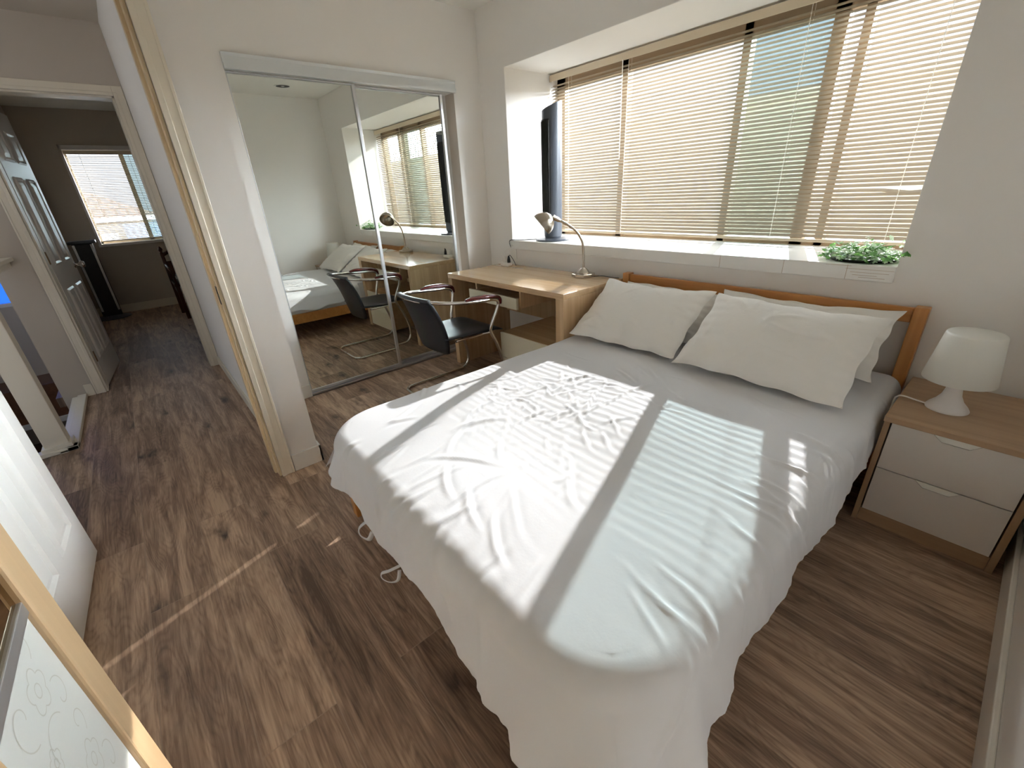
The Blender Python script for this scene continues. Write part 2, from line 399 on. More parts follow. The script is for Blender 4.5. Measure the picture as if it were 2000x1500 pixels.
struct(MB().box(HX-0.13, XD-0.1, -4.4, -2.03, HH, HH+0.06).box(-3.6, HX-0.13, -4.6, -3.4, HH, HH+0.06).build('ceiling', M['hallwall']), 'dim hall ceiling', 'ceiling')
struct(MB().box(-5.3, HX-0.13, -3.4, -1.0, 2.54, 2.64).build('ceiling', M['ceiling']), 'ceiling of the far room', 'ceiling')
# closet wall with the opening of the mirrored doors
YL, YR, HO = -1.783, -0.253, 2.03
w = MB()
w.box(-0.12, 0, YL, YR, HO, HC).box(-0.12, 0, -2.03, YL, 0, HC).box(-0.12, 0, YR, 0.1, 0, HC)
struct(w.build('wall_closet', M['wall']), 'off-white wall around the mirrored closet', 'wall')
struct(MB().box(-0.75, -0.70, -2.03, 0.1, 0, HC).box(-0.7, -0.12, 0.02, 0.1, 0, HC).box(-0.7, -0.12, -0.06, 0.02, HC-0.01, HC).build('wall_closet_inside', M['wall']))
# block between bedroom and hall
struct(MB().box(HX-0.13, XD, HR, -2.03, 0, HC).build('wall_partition', M['wall']), 'off-white wall end beside the doorway', 'wall')
# wall over and left of the doorway
w = MB().box(XD-0.12, XD, YJ0, YJ1, 2.045, HC).box(XD-0.12, XD, YJ1, HR, 0, HC).box(XD-0.12, XD, YB, YJ0, 0, HC)
struct(w.build('wall_doorway', M['wall']), 'wall that holds the bedroom doorway', 'wall')
struct(MB().box(XD-0.12, W+0.15, YB-0.12, YB, 0, HC).build('wall_rear', M['wall']))
struct(MB().box(W, W+0.15, YB-0.12, 0.6, 0, HC).build('wall_right', M['wall']), 'off-white wall on the right by the nightstand', 'wall')
# window wall
w = MB().box(-0.12, XL, 0, 0.16, 0, HC).box(XR, W, 0, 0.16, 0, HC).box(XL, XR, 0, 0.16, 0, ZS-0.07).box(XL, XR, 0, 0.16, ZT, HC)
struct(w.build('wall_window', M['wall']), 'off-white wall around the deep window recess', 'wall')
w = MB().box(XL-0.05, XL, 0.16, 0.66, ZS-0.1, ZT+0.06).box(XR, XR+0.05, 0.16, 0.66, ZS-0.1, ZT+0.06)
w.box(XL-0.05, XR+0.05, 0.16, 0.66, ZT, ZT+0.06)
w.box(XL-0.001, XL+0.0015, 0.002, 0.16, ZS, ZT).box(XR-0.0015, XR+0.001, 0.002, 0.16, ZS, ZT).box(XL, XR, 0.002, 0.16, ZT-0.0015, ZT+0.001)
struct(w.build('wall_recess', M['recess']), 'white painted reveal of the big window', 'wall')

# skirting
def skirt(name, x0, x1, y0, y1, h=0.1):
    return struct(MB().box(x0, x1, y0, y1, 0, h, 0.004).build(name, M['white_trim']), 'white painted skirting board', 'skirting board')
skirt('baseboard_right', W-0.015, W, YB, 0)
skirt('baseboard_window', 0, W, -0.015, 0)
bbm = MB().box(XD, XD+0.014, -2.172, -2.016, 0, 0.1, 0.003).box(-0.0, XD+0.014, -2.03, -2.016, 0, 0.1, 0.003)
struct(bbm.build('baseboard_partition', M['white_trim']), 'white skirting wrapping the wall end', 'skirting board')
struct(MB().box(0, 0.014, -2.016, YL-0.002, 0, 0.1, 0.003).box(0, 0.014, YR+0.003, 0, 0, 0.1, 0.003).build('baseboard_closet', M['white_trim']))
struct(MB().box(HX+0.02, XD-0.12, HR-0.014, HR, 0, 0.085, 0.003).build('baseboard_hall', M['trim']), 'skirting along the hall wall', 'skirting board')

# casings and jambs of the bedroom doorway
def casing(y0, y1, x0, x1, z1, name, m, label, flip=1, head=True):
    """stepped casing: vertical boards either side of an opening y0..y1 on the plane x=x0, thickness to x1"""
    w = MB(); t = x1-x0; cw = 0.062
    for (a, b) in ((y1, y1+cw), (y0-cw, y0)):
        w.box(x0, x0+t*0.65, a, b, 0, z1+cw, 0.002)
        inner = (a, a+0.022) if a == y1 else (b-0.022, b)
        outer = (b-0.012, b) if a == y1 else (a, a+0.012)
        w.box(x0, x0+t, inner[0], inner[1], 0, z1+0.022, 0.003)
        w.box(x0, x0+t*0.85, outer[0], outer[1], 0, z1+cw, 0.003)
    if head:
        w.box(x0, x0+t*0.65, y0, y1, z1, z1+cw, 0.002).box(x0, x0+t, y0, y1, z1, z1+0.022, 0.003)
    o = w.build(name, m); struct(o, label, 'door casing'); return o
casing(YJ0, YJ1, XD, XD+0.02, 2.045, 'trim_1', M['trim'], 'cream stepped casing around the bedroom doorway')
j = MB().box(XD-0.13, XD+0.002, YJ1-0.012, YJ1, 0, 2.045, 0.002).box(XD-0.13, XD+0.002, YJ0, YJ0+0.012, 0, 2.045, 0.002).box(XD-0.13, XD+0.002, YJ0, YJ1, 2.033, 2.045)
j.box(XD-0.085, XD-0.045, YJ1-0.024, YJ1-0.01, 0, 2.04, 0.002)
jo = struct(j.build('trim_2', M['jamb']), 'jamb lining of the bedroom doorway, yellow light put in its colour', 'door jamb')
MB().box(XD-0.04, XD-0.012, YJ1-0.0145, YJ1-0.0115, 0.93, 1.01).build('strike_plate', M['black'], jo)

# closet header and tracks
hd = MB().prism([(0, 2.025), (0.03, 2.025), (0.032, 2.05), (0.022, 2.052), (0.024, 2.085), (0.03, 2.10), (0, 2.10)], YL-0.002, YR+0.003, 'y')
struct(hd.build('trim_3', M['alu_white']), 'satin white header strip above the mirrored closet doors', 'track')
tr = MB().box(-0.095, 0.004, YL, YR, 0, 0.008).box(-0.006, 0.004, YL, YR, 0, 0.018).box(-0.052, -0.044, YL, YR, 0, 0.018).box(-0.095, -0.087, YL, YR, 0, 0.018)
struct(tr.build('trim_4', M['alu']), 'aluminium floor track of the closet doors', 'track')

def mirror_door(y0, y1, x, label):
    t = thing('mirror_door', label, 'mirror door', (x, (y0+y1)/2, 0.012), 'sliding mirror doors')
    z0, z1 = 0.02, 2.022; fw = 0.022
    MB().box(x-0.006, x, y0+0.006, y1-0.006, z0+0.01, z1-0.01).build('mirror_panel', M['mirror'], t)
    MB().box(x-0.02, x+0.012, y0, y0+fw*0.35, z0, z1, 0.002).box(x-0.02, x+0.012, y1-fw, y1, z0, z1, 0.002).box(x-0.02, x+0.008, y0, y1, z0, z0+0.018).box(x-0.02, x+0.008, y0, y1, z1-0.008, z1).build('door_frame', M['alu'], t)
    return t
mirror_door(YL+0.002, -1.03, -0.026, 'left sliding closet mirror, nearest the doorway, reflecting bed and ceiling light')
mirror_door(-1.05, -0.325, -0.068, 'right sliding closet mirror, behind the desk chair, reflecting window and desk lamp')
struct(MB().box(-0.12, 0.0, YR-0.003, YR, 0.0, HO).build('trim_5', M['hallwall']))

# ------------------------------------------------------------------ windows and blinds
win = sempty('window_1', (1.58, DEP, ZS), 'wide sliding window with brown frames behind the blind', 'window')
f = MB(); Y0, Y1 = DEP+0.01, DEP+0.07
f.box(XL, XR, Y0, Y1, ZS-0.03, ZS+0.035).box(XL, XR, Y0, Y1, ZT-0.10, ZT).box(XL, XL+0.085, Y0, Y1, ZS, ZT).box(XR-0.045, XR, Y0, Y1, ZS, ZT)
for (a, b) in ((0.95, 1.0), (1.79, 1.835), (2.235, 2.30), (2.365, 2.405)): f.box(a, b, Y0, Y1, ZS, ZT)
f.build('window_frame', M['frame'], win)
for (a, b, m) in ((XL+0.085, 0.95, 'glass'), (1.0, 1.79, 'glass'), (1.835, 2.235, 'glass_t'), (2.30, 2.365, 'glass'), (2.405, XR-0.045, 'glass')):
    MB().box(a, b, DEP+0.04, DEP+0.044, ZS+0.035, ZT-0.1).build('pane', M[m], win)
sl = MB().box(XL-0.012, XR, -0.022, 0.0, ZS-0.07, ZS, 0.004).box(XL, XR, -0.001, DEP+0.01, ZS-0.07, ZS-0.0005)
sl.build('window_sill', M['sill'], win)
# dark cracks in the sill's front edge
ck = MB()
for (a, b, z) in ((2.60, 2.70, ZS-0.008), (2.68, 2.855, ZS-0.02), (2.70, 2.84, ZS-0.034), (2.71, 2.80, ZS-0.046), (2.735, 2.83, ZS-0.055)):
    ck.box(a, b, -0.0226, -0.0219, z, z+0.0012)
for a in (2.10, 2.42, 2.685): ck.box(a, a+0.0015, -0.0226, -0.0219, ZS-0.068, ZS-0.003)
ck.build('sill_crack', M['walnut'], win)

def blind(root, x0, x1, y, z0, z1, mat_=None, ax='x', tilt=39.0, bent=None, cords=(), pitch=0.0213, wide=0.025):
    """slatted blind hanging in the plane y; ax='y' lays the same blind along y in the plane x"""
    def T(p):
        return p if ax == 'x' else (y-(p[1]-y), p[0], p[2])
    def addbox(mb, a, b, c, d, e, g, bev=0):
        if ax == 'x': mb.box(a, b, c, d, e, g, bev)
        else: mb.box(y-(d-y), y-(c-y), a, b, e, g, bev)
    m = MB(); addbox(m, x0, x1, y-0.022, y+0.018, z1-0.034, z1, 0.003); addbox(m, x0, x1, y-0.026, y-0.021, z1-0.046, z1-0.004, 0.001)
    m.build('headrail', M['rail'], root)
    s = MB(); n = int((z1-0.055-z0-0.02)/pitch); tl = math.radians(tilt)
    segs = 24
    for i in range(n):
        zc = z0+0.032+i*pitch; xs = np.linspace(x0+0.004, x1-0.004, segs+1)
        pr = []
        for k in range(5):
            u = (k/4-0.5)*wide; h = 0.0022*(1-(2*u/wide)**2)
            pr.append((u*math.cos(tl)-h*math.sin(tl), u*math.sin(tl)+h*math.cos(tl)))
        jz = random.uniform(-0.0006, 0.0006)
        P = np.zeros((segs+1, 5, 3))
        for a, xx in enumerate(xs):
            for b_, (dy, dz) in enumerate(pr):
                px, py, pz = xx, y+dy, zc+dz+jz+0.0008*math.sin(xx*3+i)
                if bent and i == bent[0] and xx > bent[1]:
                    q = (xx-bent[1])/(x1-bent[1]); pz -= 0.017*math.sin(q*2.6); py -= 0.006*q*(1 if b_ < 2 else 0)
                P[a, b_] = T((px, py, pz))
        s.grid(P)
    s.build('slats', M['slat'], root, smooth=True)
    b = MB(); addbox(b, x0, x1, y-0.013, y+0.013, z0, z0+0.016, 0.003); b.build('bottom_rail', M['rail'], root)
    for c in cords:
        k = MB(); k.tube([T((c, y-0.0145, z0+0.01)), T((c, y-0.0145, z1-0.03))], 0.0013, 5).tube([T((c+0.004, y+0.0145, z0+0.01)), T((c+0.004, y+0.0145, z1-0.03))], 0.0009, 4)
        for i in range(0, n):
            zc = z0+0.026+i*pitch; p = T((c, y-0.016, zc)); k.box(p[0]-0.002, p[0]+0.002, p[1]-0.0015, p[1]+0.0015, zc-0.003, zc+0.003)
        k.build('ladder_cord', M['cord'], root)
bl = thing('window_blind', 'wide cream slatted blind covering the big bedroom window', 'blind', (1.58, 0.49, ZT))
blind(bl, XL+0.01, XR-0.008, 0.488, 0.972, 2.146, cords=(0.515, 1.065, 2.155, 2.705), bent=(11, 2.62))
wd = MB().tube([(1.03, 0.452, 2.10), (1.03, 0.452, 2.085)], 0.004, 6).tube([(1.03, 0.452, 2.09), (1.035, 0.455, 1.50)], 0.003, 6)
wd.build('tilt_wand', M['cord'], bl)
MB().tube([(0.36, 0.455, 2.10), (0.362, 0.455, 1.25)], 0.0015, 5).build('lift_cord', M['cord'], bl)

# ------------------------------------------------------------------ hall
# end wall of the hall with the far room's doorway
DX = HX; D0, D1, DZ = -2.985, -2.24, 2.09
w = MB().box(DX-0.13, DX, D0, D1, DZ, HH+0.05).box(DX-0.13, DX, D1, HR+0.0, 0, HH+0.05).box(DX-0.13, DX, -3.165, D0, 0, HH+0.05).box(DX-0.13, DX, -4.4, -3.16, HH-0.4, HH+0.05)
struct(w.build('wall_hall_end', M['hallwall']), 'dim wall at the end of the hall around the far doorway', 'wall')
casing(D0, D1, DX, DX+0.018, DZ, 'trim_6', M['trim'], 'tan casing around the far doorway')
struct(MB().box(DX-0.14, DX+0.001, D1-0.012, D1, 0, DZ).box(DX-0.14, DX+0.001, D0, D0+0.012, 0, DZ).box(DX-0.14, DX+0.001, D0, D1, DZ-0.012, DZ, 0).build('trim_7', M['trim']), 'lining of the far doorway', 'door jamb')
struct(MB().box(DX, DX+0.014, -3.10, D0-0.064, 0, 0.095, 0.003).build('baseboard_hall_end', M['trim']))
# hall behind the doorway wall, its far left side and the stairwell
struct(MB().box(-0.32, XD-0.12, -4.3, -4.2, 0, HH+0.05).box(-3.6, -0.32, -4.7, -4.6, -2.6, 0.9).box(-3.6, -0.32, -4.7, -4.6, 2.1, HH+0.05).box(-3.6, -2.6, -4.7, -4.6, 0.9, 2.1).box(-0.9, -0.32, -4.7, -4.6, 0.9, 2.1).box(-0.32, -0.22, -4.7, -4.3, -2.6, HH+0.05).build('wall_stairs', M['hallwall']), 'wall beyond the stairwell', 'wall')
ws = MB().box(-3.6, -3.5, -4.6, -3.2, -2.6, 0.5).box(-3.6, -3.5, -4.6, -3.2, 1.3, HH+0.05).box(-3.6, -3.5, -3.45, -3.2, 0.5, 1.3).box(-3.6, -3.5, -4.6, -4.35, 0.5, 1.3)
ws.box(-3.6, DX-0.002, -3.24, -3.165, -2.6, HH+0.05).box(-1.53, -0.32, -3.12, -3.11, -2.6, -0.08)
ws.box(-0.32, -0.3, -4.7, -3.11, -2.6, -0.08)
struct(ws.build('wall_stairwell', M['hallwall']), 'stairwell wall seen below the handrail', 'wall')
w3 = sempty('window_3', (-3.5, -3.98, 0.82), 'small stairwell window glowing blue', 'window')
MB().box(-3.56, -3.495, -4.35, -3.45, 0.5, 0.535).box(-3.56, -3.5, -4.35, -3.45, 1.26, 1.3).box(-3.56, -3.5, -4.35, -4.31, 0.5, 1.3).box(-3.56, -3.5, -3.49, -3.45, 0.5, 1.3).build('window_frame', M['wframe'], w3)
MB().box(-3.535, -3.53, -4.31, -3.49, 0.535, 1.26).build('pane', glass('blue_glass', (0.16, 0.42, 1.0)), w3)
sc_ = thing('stair_chest', 'reddish wooden chest down in the stairwell behind the boxed post', 'chest', (-3.2, -3.9, -1.2))
MB().box(-3.49, -3.05, -4.4, -3.26, -0.62, -0.25, 0.005).box(-3.49, -3.1, -4.38, -3.28, -1.2, -1.0, 0.005).build('body', M['stairwood'], sc_)
MB().box(-3.49, -3.04, -4.41, -3.25, -0.68, -0.62, 0.004).build('shelf', M['white_trim'], sc_)
for yy in (-4.36, -3.30): MB().box(-3.49, -3.12, yy-0.02, yy+0.02, -1.0, -0.68).build('leg', M['stairwood'], sc_)
w4 = sempty('fill_window', (-1.75, -4.65, 0.9), 'added unseen stairwell window that lets fill light into the hall', 'window')  # window made up out of view so fill light reaches the hall
MB().box(-2.6, -0.9, -4.68, -4.62, 0.9, 0.94).box(-2.6, -0.9, -4.68, -4.62, 2.06, 2.1).box(-2.6, -2.56, -4.68, -4.62, 0.9, 2.1).box(-0.94, -0.9, -4.68, -4.62, 0.9, 2.1).box(-1.78, -1.74, -4.68, -4.62, 0.9, 2.1).build('window_frame', M['wframe'], w4)
MB().box(-2.56, -0.94, -4.652, -4.648, 0.94, 2.06).build('pane', M['glass'], w4)
struct(MB().box(-3.5, -0.3, -4.6, -3.11, -1.25, -1.2).build('floor', M['stairwood']), 'reddish brown landing down in the stairwell', 'floor')
struct(MB().box(-3.5, -1.53, -3.435, -3.42, -1.2, -1.08).box(-1.53, -0.3, -3.135, -3.12, -1.2, -1.08).box(-3.5, -0.3, -4.6, -4.58, -1.2, -1.08).build('baseboard_stairs', M['white_trim']))
# curb moulding round the stair opening
cb = MB().box(-1.39, -0.31, -3.155, -3.10, 0, 0.028, 0.004).box(-1.39, -0.31, -3.19, -3.15, -0.12, 0.018, 0.004).box(-0.365, -0.31, -4.2, -3.10, 0, 0.028, 0.004).box(-0.40, -0.36, -4.2, -3.10, -0.12, 0.018, 0.004).box(-0.47, -0.318, -3.27, -3.105, -0.12, 0.027)
struct(cb.build('trim_8', M['trim']), 'cream curb moulding edging the stair opening', 'moulding')
# balustrade
ba = thing('balustrade', 'cream boxed post and sloping cap guarding the stair opening', 'railing', (-0.4, -3.17, 0.028))
MB().box(-0.435, -0.335, -3.245, -3.135, 0.028, 1.06, 0.004).box(-0.46, -0.32, -3.26, -3.12, 0.028, 0.05, 0.003).build('newel_post', M['trim'], ba)
MB().box(-1.385, -0.30, -3.25, -3.12, 1.06, 1.085, 0.005).box(-1.385, -0.31, -3.225, -3.145, 1.02, 1.06, 0.004).build('handrail_cap', M['trim'], ba)
MB().box(-0.44, -0.30, -4.19, -3.25, 1.06, 1.085, 0.005).box(-0.42, -0.34, -4.19, -3.25, 1.02, 1.06, 0.004).build('handrail_cap', M['trim'], ba)
MB().box(-0.42, -0.35, -4.19, -4.10, 0.028, 1.02, 0.004).build('end_post', M['trim'], ba)

# ------------------------------------------------------------------ far room
FX = -5.14
struct(MB().box(FX-0.16, FX, -3.42, -1.0, 0, 0.935).box(FX-0.16, FX, -3.42, -1.0, 2.135, 2.6).box(FX-0.16, FX, -3.42, -2.785, 0.935, 2.135).box(FX-0.16, FX, -1.985, -1.0, 0.935, 2.135).build('wall_far_room', M['hallwall']), 'grey-green far wall with a small window', 'wall')
struct(MB().box(FX, HX-0.13, -1.1, -1.0, 0, 2.6).box(FX, -3.6, -3.24, -3.165, 0, 2.6).box(FX, HX-0.13, -3.165, -3.12, 0, 2.6).box(-1.54, -1.53, -2.03, -1.1, 0, 2.6).build('wall_far_room_side', M['hallwall']))
struct(MB().box(FX, FX+0.015, -3.3, -1.1, 0, 0.11, 0.003).build('baseboard_far_room', M['trim']), 'skirting under the far window', 'skirting board')
w2 = sempty('window_2', (FX, -2.385, 0.935), 'small far-room window in a white painted recess', 'window')
f = MB()
f.box(FX-0.14, FX+0.012, -2.79, -2.765, 0.93, 2.14, 0.002).box(FX-0.14, FX+0.012, -2.005, -1.98, 0.93, 2.14, 0.002).box(FX-0.14, FX+0.012, -2.79, -1.98, 2.09, 2.14, 0.002).box(FX-0.14, FX+0.02, -2.80, -1.97, 0.905, 0.94, 0.003)
f.build('window_frame', M['wframe'], w2)
MB().box(FX-0.16, FX-0.12, -2.22, -2.17, 0.94, 2.09).box(FX-0.16, FX-0.12, -2.765, -2.74, 0.94, 2.09).box(FX-0.16, FX-0.12, -2.765, -2.005, 0.94, 0.97).box(FX-0.16, FX-0.12, -2.765, -2.005, 2.05, 2.09).build('window_mullion', M['rail'], w2)
MB().box(FX-0.146, FX-0.142, -2.74, -2.22, 0.97, 2.05).build('pane', M['glass'], w2)
MB().box(FX-0.146, FX-0.142, -2.17, -2.005, 0.97, 2.05).build('pane', M['glass_t'], w2)
b2 = thing('window_blind', 'small cream slatted blind on the far-room window beyond the hall', 'blind', (FX-0.06, -2.385, 2.08))
blind(b2, -2.758, -2.012, FX-0.06, 0.965, 2.085, ax='y', cords=(-2.62, -2.12), tilt=18)

def panel_door(root, length, h, th, mtx, mat_, panels=True):
    """six-panel door leaf lying along +x of mtx, thickness towards +y, with raised mouldings on both faces"""
    w = MB(); w.box(0, length, 0, th, 0.008, h, 0.002, mtx)
    rows = ((0.22, 0.80), (0.98, 1.60), (1.70, 1.92)); cols = ((0.11, length/2-0.05), (length/2+0.05, length-0.11))
    for (z0, z1) in rows:
        for (x0, x1) in cols:
            for yy, sgn in ((0, -1), (th, 1)):
                e = 0.010*sgn; k = 0.028
                # bevelled frame and raised field
                def q(x, z, o): return mtx @ Vector((x, yy+o, z))
                o_, i_ = (x0, x1, z0, z1), (x0+k, x1-k, z0+k, z1-k)
                A = [q(o_[0], o_[2], 0.0005*sgn), q(o_[1], o_[2], 0.0005*sgn), q(o_[1], o_[3], 0.0005*sgn), q(o_[0], o_[3], 0.0005*sgn)]
                Bm = [q(x0+k/2, z0+k/2, e), q(x1-k/2, z0+k/2, e), q(x1-k/2, z1-k/2, e), q(x0+k/2, z1-k/2, e)]
                Cc = [q(i_[0], i_[2], 0.001*sgn), q(i_[1], i_[2], 0.001*sgn), q(i_[1], i_[3], 0.001*sgn), q(i_[0], i_[3], 0.001*sgn)]
                Dd = [q(x0+2*k, z0+2*k, 0.009*sgn), q(x1-2*k, z0+2*k, 0.009*sgn), q(x1-2*k, z1-2*k, 0.009*sgn), q(x0+2*k, z1-2*k, 0.009*sgn)]
                vs_ = A+Bm+Cc+Dd; fs_ = []
                for s0 in (0, 4, 8):
                    for i in range(4): fs_.append((s0+i, s0+(i+1) % 4, s0+4+(i+1) % 4, s0+4+i))
                fs_.append((12, 13, 14, 15)); w.add(vs_, fs_)
    return w.build('door_leaf', mat_, root)
def knob(root, mtx, x, z, th, m=None):
    w = MB()
    for yy, sgn in ((0, -1), (th, 1)):
        prof = [(0.026, 0), (0.026, 0.006), (0.010, 0.010), (0.009, 0.032), (0.024, 0.042), (0.029, 0.056), (0.022, 0.070), (0.0, 0.074)]
        rm = mtx @ Matrix.Translation((x, yy, z)) @ Matrix.Rotation(-sgn*math.pi/2, 4, 'X')
        w.lathe(prof, (0, 0, 0), 20, rm)
    w.build('door_knob', m or M['chrome'], root, smooth=True)
# bedroom door: hinged on the left jamb, opened into the room
ang = math.atan2(-0.045, 1.0)
m1 = Matrix.Translation((XD+0.022, -3.022, 0)) @ Matrix.Rotation(ang, 4, 'Z')
d1 = sempty('door_1', (XD+0.022, -3.0, 0), 'white six-panel bedroom door standing open at the left', 'door')
panel_door(d1, 0.74, 2.03, 0.036, m1, M['door']); knob(d1, m1, 0.68, 0.95, 0.036)
# far room's door: hinged at its left jamb, opened inwards
m2 = Matrix.Translation((HX-0.145, -2.97, 0)) @ Matrix.Rotation(math.pi-0.10, 4, 'Z')
d2 = sempty('door_2', (HX-0.145, -2.97, 0), 'cream six-panel far door open into the room beyond the hall', 'door')
panel_door(d2, 0.75, 2.06, 0.036, m2, M['door']); knob(d2, m2, 0.69, 0.93, 0.036, M['chrome'])
hg = MB()
for z in (0.22, 1.0, 1.8): hg.box(-0.001, 0.02, -0.002, 0.038, z, z+0.09, 0, m2 @ Matrix.Translation((-0.004, 0, 0)))
hg.build('hinge', M['hinge'], d2)

# dark floor-standing tower in the far room
tw = thing('tower_heater', 'dark upright panel on an oval foot by the far window', 'heater', (-4.86, -2.95, 0))
MB().box(-4.90, -4.84, -3.05, -2.84, 0.03, 0.98, 0.01).build('housing', M['fan_dark'], tw)
MB().box(-4.93, -4.81, -3.08, -2.80, 0.98, 1.02, 0.01).build('top_cap', M['fan'], tw)
for yy in (-2.857, -3.032): MB().box(-4.835, -4.825, yy-0.0125, yy+0.0125, 0.10, 0.97, 0.002).build('side_rail', M['alu'], tw)
MB().lathe([(0.0, 0), (0.20, 0), (0.20, 0.012), (0.10, 0.03), (0, 0.035)], (-4.86, -2.95, 0.0), 28).build('foot', M['fan'], tw, auto=40)
# dark wooden chair in the far room, seen side on
ch = thing('wooden_chair', 'dark reddish wooden chair with turned finial beyond the far doorway', 'chair', (-3.7, -2.0, 0))
def finial(x, y, z0, z1):
    w = MB(); w.box(x-0.02, x+0.02, y-0.02, y+0.02, z0, z1-0.10, 0.004)
    w.lathe([(0.018, 0), (0.022, 0.01), (0.012, 0.02), (0.020, 0.04), (0.026, 0.055), (0.018, 0.075), (0.008, 0.085), (0.0, 0.10)], (x, y, z1-0.10), 16); return w
finial(-4.30, -2.19, 0, 0.90).build('back_post', M['mahog'], ch, auto=35)
finial(-4.30, -1.78, 0, 0.90).build('back_post', M['mahog'], ch, auto=35)
MB().tube([(-4.30, -2.19, 0.78), (-4.33, -2.05, 0.84), (-4.33, -1.92, 0.84), (-4.30, -1.78, 0.78)], 0.022, 8, 5).box(-4.31, -4.29, -2.17, -1.80, 0.50, 0.70, 0.004).build('back_panel', M['mahog'], ch)
MB().box(-4.32, -3.80, -2.20, -1.76, 0.42, 0.46, 0.01).box(-4.3, -3.82, -2.19, -2.17, 0.34, 0.42).build('seat', M['mahog'], ch)
for (x, y) in ((-3.83, -2.17), (-3.83, -1.79)): MB().box(x-0.02, x+0.02, y-0.02, y+0.02, 0, 0.42, 0.003).build('leg', M['mahog'], ch)
MB().tube([(-4.30, -2.19, 0.66), (-4.1, -2.2, 0.67), (-3.95, -2.2, 0.66), (-3.83, -2.18, 0.60), (-3.83, -2.17, 0.44)], 0.014, 8, 5).build('armrest', M['mahog'], ch, smooth=True)
# long dark cabinet along the right side of the far room
cbn = thing('low_cabinet', 'dark mahogany cabinet just inside the far doorway on the right', 'cabinet', (-2.75, -2.0, 0))
MB().box(-3.35, -2.3, -2.155, -1.75, 0.05, 0.60, 0.006).box(-3.30, -2.35, -2.13, -1.77, 0, 0.05).build('body', M['mahog'], cbn)
MB().box(-3.37, -2.28, -2.175, -1.74, 0.60, 0.625, 0.004).build('top', M['mahog'], cbn)

# ------------------------------------------------------------------ desk
DKX0, DKX1, DKY0, DKY1, DKZ = 0.245, 1.494, -0.64, -0.06, 0.757
dk = thing('desk', 'pale oak desk under the window with cream drawers', 'desk', (0.87, -0.35, 0))
MB().box(DKX0, DKX1, DKY0, DKY1, DKZ-0.036, DKZ, 0.002).build('desktop', M['oak_top'], dk)
MB().box(DKX0, DKX0+0.05, DKY0+0.001, DKY1, 0, DKZ-0.036, 0.002).build('side_panel', M['oak'], dk)
MB().box(DKX1-0.066, DKX1, DKY0+0.001, DKY1, 0, DKZ-0.036, 0.002).build('side_panel', M['oak'], dk)
MB().box(DKX0+0.05, DKX1-0.066, DKY1-0.03, DKY1-0.012, 0.36, DKZ-0.036).build('modesty_panel', M['oak'], dk)
MB().box(0.545, 0.56, DKY0+0.05, DKY1-0.05, 0.60, 0.721).build('drawer_cheek', M['oak'], dk)
MB().box(1.065, 1.08, DKY0+0.03, DKY1-0.05, 0.60, 0.721).build('drawer_cheek', M['oak'], dk)
dr = MB().box(0.565, 1.06, DKY0+0.01, DKY0+0.40, 0.605, 0.615).box(0.565, 0.575, DKY0+0.01, DKY0+0.40, 0.605, 0.665).box(1.05, 1.06, DKY0+0.01, DKY0+0.40, 0.605, 0.665).build('drawer', M['oak'], dk)
MB().box(0.535, 1.075, DKY0-0.008, DKY0+0.01, 0.595, 0.672, 0.002).build('drawer_front', M['cream'], dr)
pd = MB().box(0.87, 0.885, DKY0+0.02, DKY1-0.04, 0.02, 0.40).box(0.885, DKX1-0.066, DKY0+0.02, DKY1-0.04, 0.385, 0.40)
pd.box(0.885, DKX1-0.066, DKY0+0.03, DKY1-0.04, 0.02, 0.035).build('pedestal', M['oak_top'], dk)
MB().box(0.868, DKX1-0.068, DKY0+0.004, DKY0+0.02, 0.215, 0.398, 0.002).build('drawer_front', M['cream'], dk)
MB().box(0.868, DKX1-0.068, DKY0+0.004, DKY0+0.02, 0.025, 0.21, 0.002).build('drawer_front', M['cream'], dk)

# ------------------------------------------------------------------ desk lamp
lb = (1.225, -0.15)
lamp = thing('desk_lamp', 'brushed nickel gooseneck lamp standing on the oak desk', 'desk lamp', (lb[0], lb[1], DKZ))
MB().lathe([(0, 0), (0.078, 0), (0.080, 0.004), (0.080, 0.020), (0.074, 0.024), (0.046, 0.028), (0.036, 0.042), (0.020, 0.056), (0.011, 0.062), (0, 0.062)], (lb[0], lb[1], DKZ), 8).build('base', M['nickel'], lamp, auto=20)
neck = [(lb[0], lb[1], DKZ+0.055), (lb[0], lb[1], DKZ+0.15), (lb[0]-0.002, lb[1]-0.012, DKZ+0.23), (lb[0]-0.02, lb[1]-0.05, DKZ+0.30), (lb[0]-0.05, lb[1]-0.10, DKZ+0.345), (lb[0]-0.09, lb[1]-0.16, DKZ+0.385)]
MB().tube(neck, 0.0085, 12, 8).build('gooseneck', M['nickel'], lamp, smooth=True)
hp = Vector((lb[0]-0.085, lb[1]-0.155, DKZ+0.38)); hdir = Vector((-0.42, -0.62, -0.18)).normalized()
hd_end = Vector((lb[0]-0.10, lb[1]-0.19, DKZ+0.405))
rotm = Vector((-0.50, -0.55, -0.62)).normalized().to_track_quat('Z', 'Y').to_matrix().to_4x4()
MB().lathe([(0.010, -0.01), (0.014, 0.0), (0.015, 0.03), (0.018, 0.04), (0.0, 0.042)], hp, 16, Vector((-0.45, -0.72, 0.42)).normalized().to_track_quat('Z', 'Y').to_matrix().to_4x4()).build('socket', M['nickel'], lamp, auto=30)
hc = hp+Vector((-0.025, -0.04, 0.03))
prof = []
for k in range(11):
    a = k/10*math.radians(88); prof.append((0.074*math.sin(a)+0.001, 0.084*(1-math.cos(a))))
prof2 = prof+[(0.076, 0.087), (0.072, 0.087)]+[(max(0.0005, r-0.002), z+0.002) for r, z in reversed(prof)]
MB().lathe(prof2, hc, 32, rotm, cap=False).build('lamp_head', M['nickel'], lamp, smooth=True)
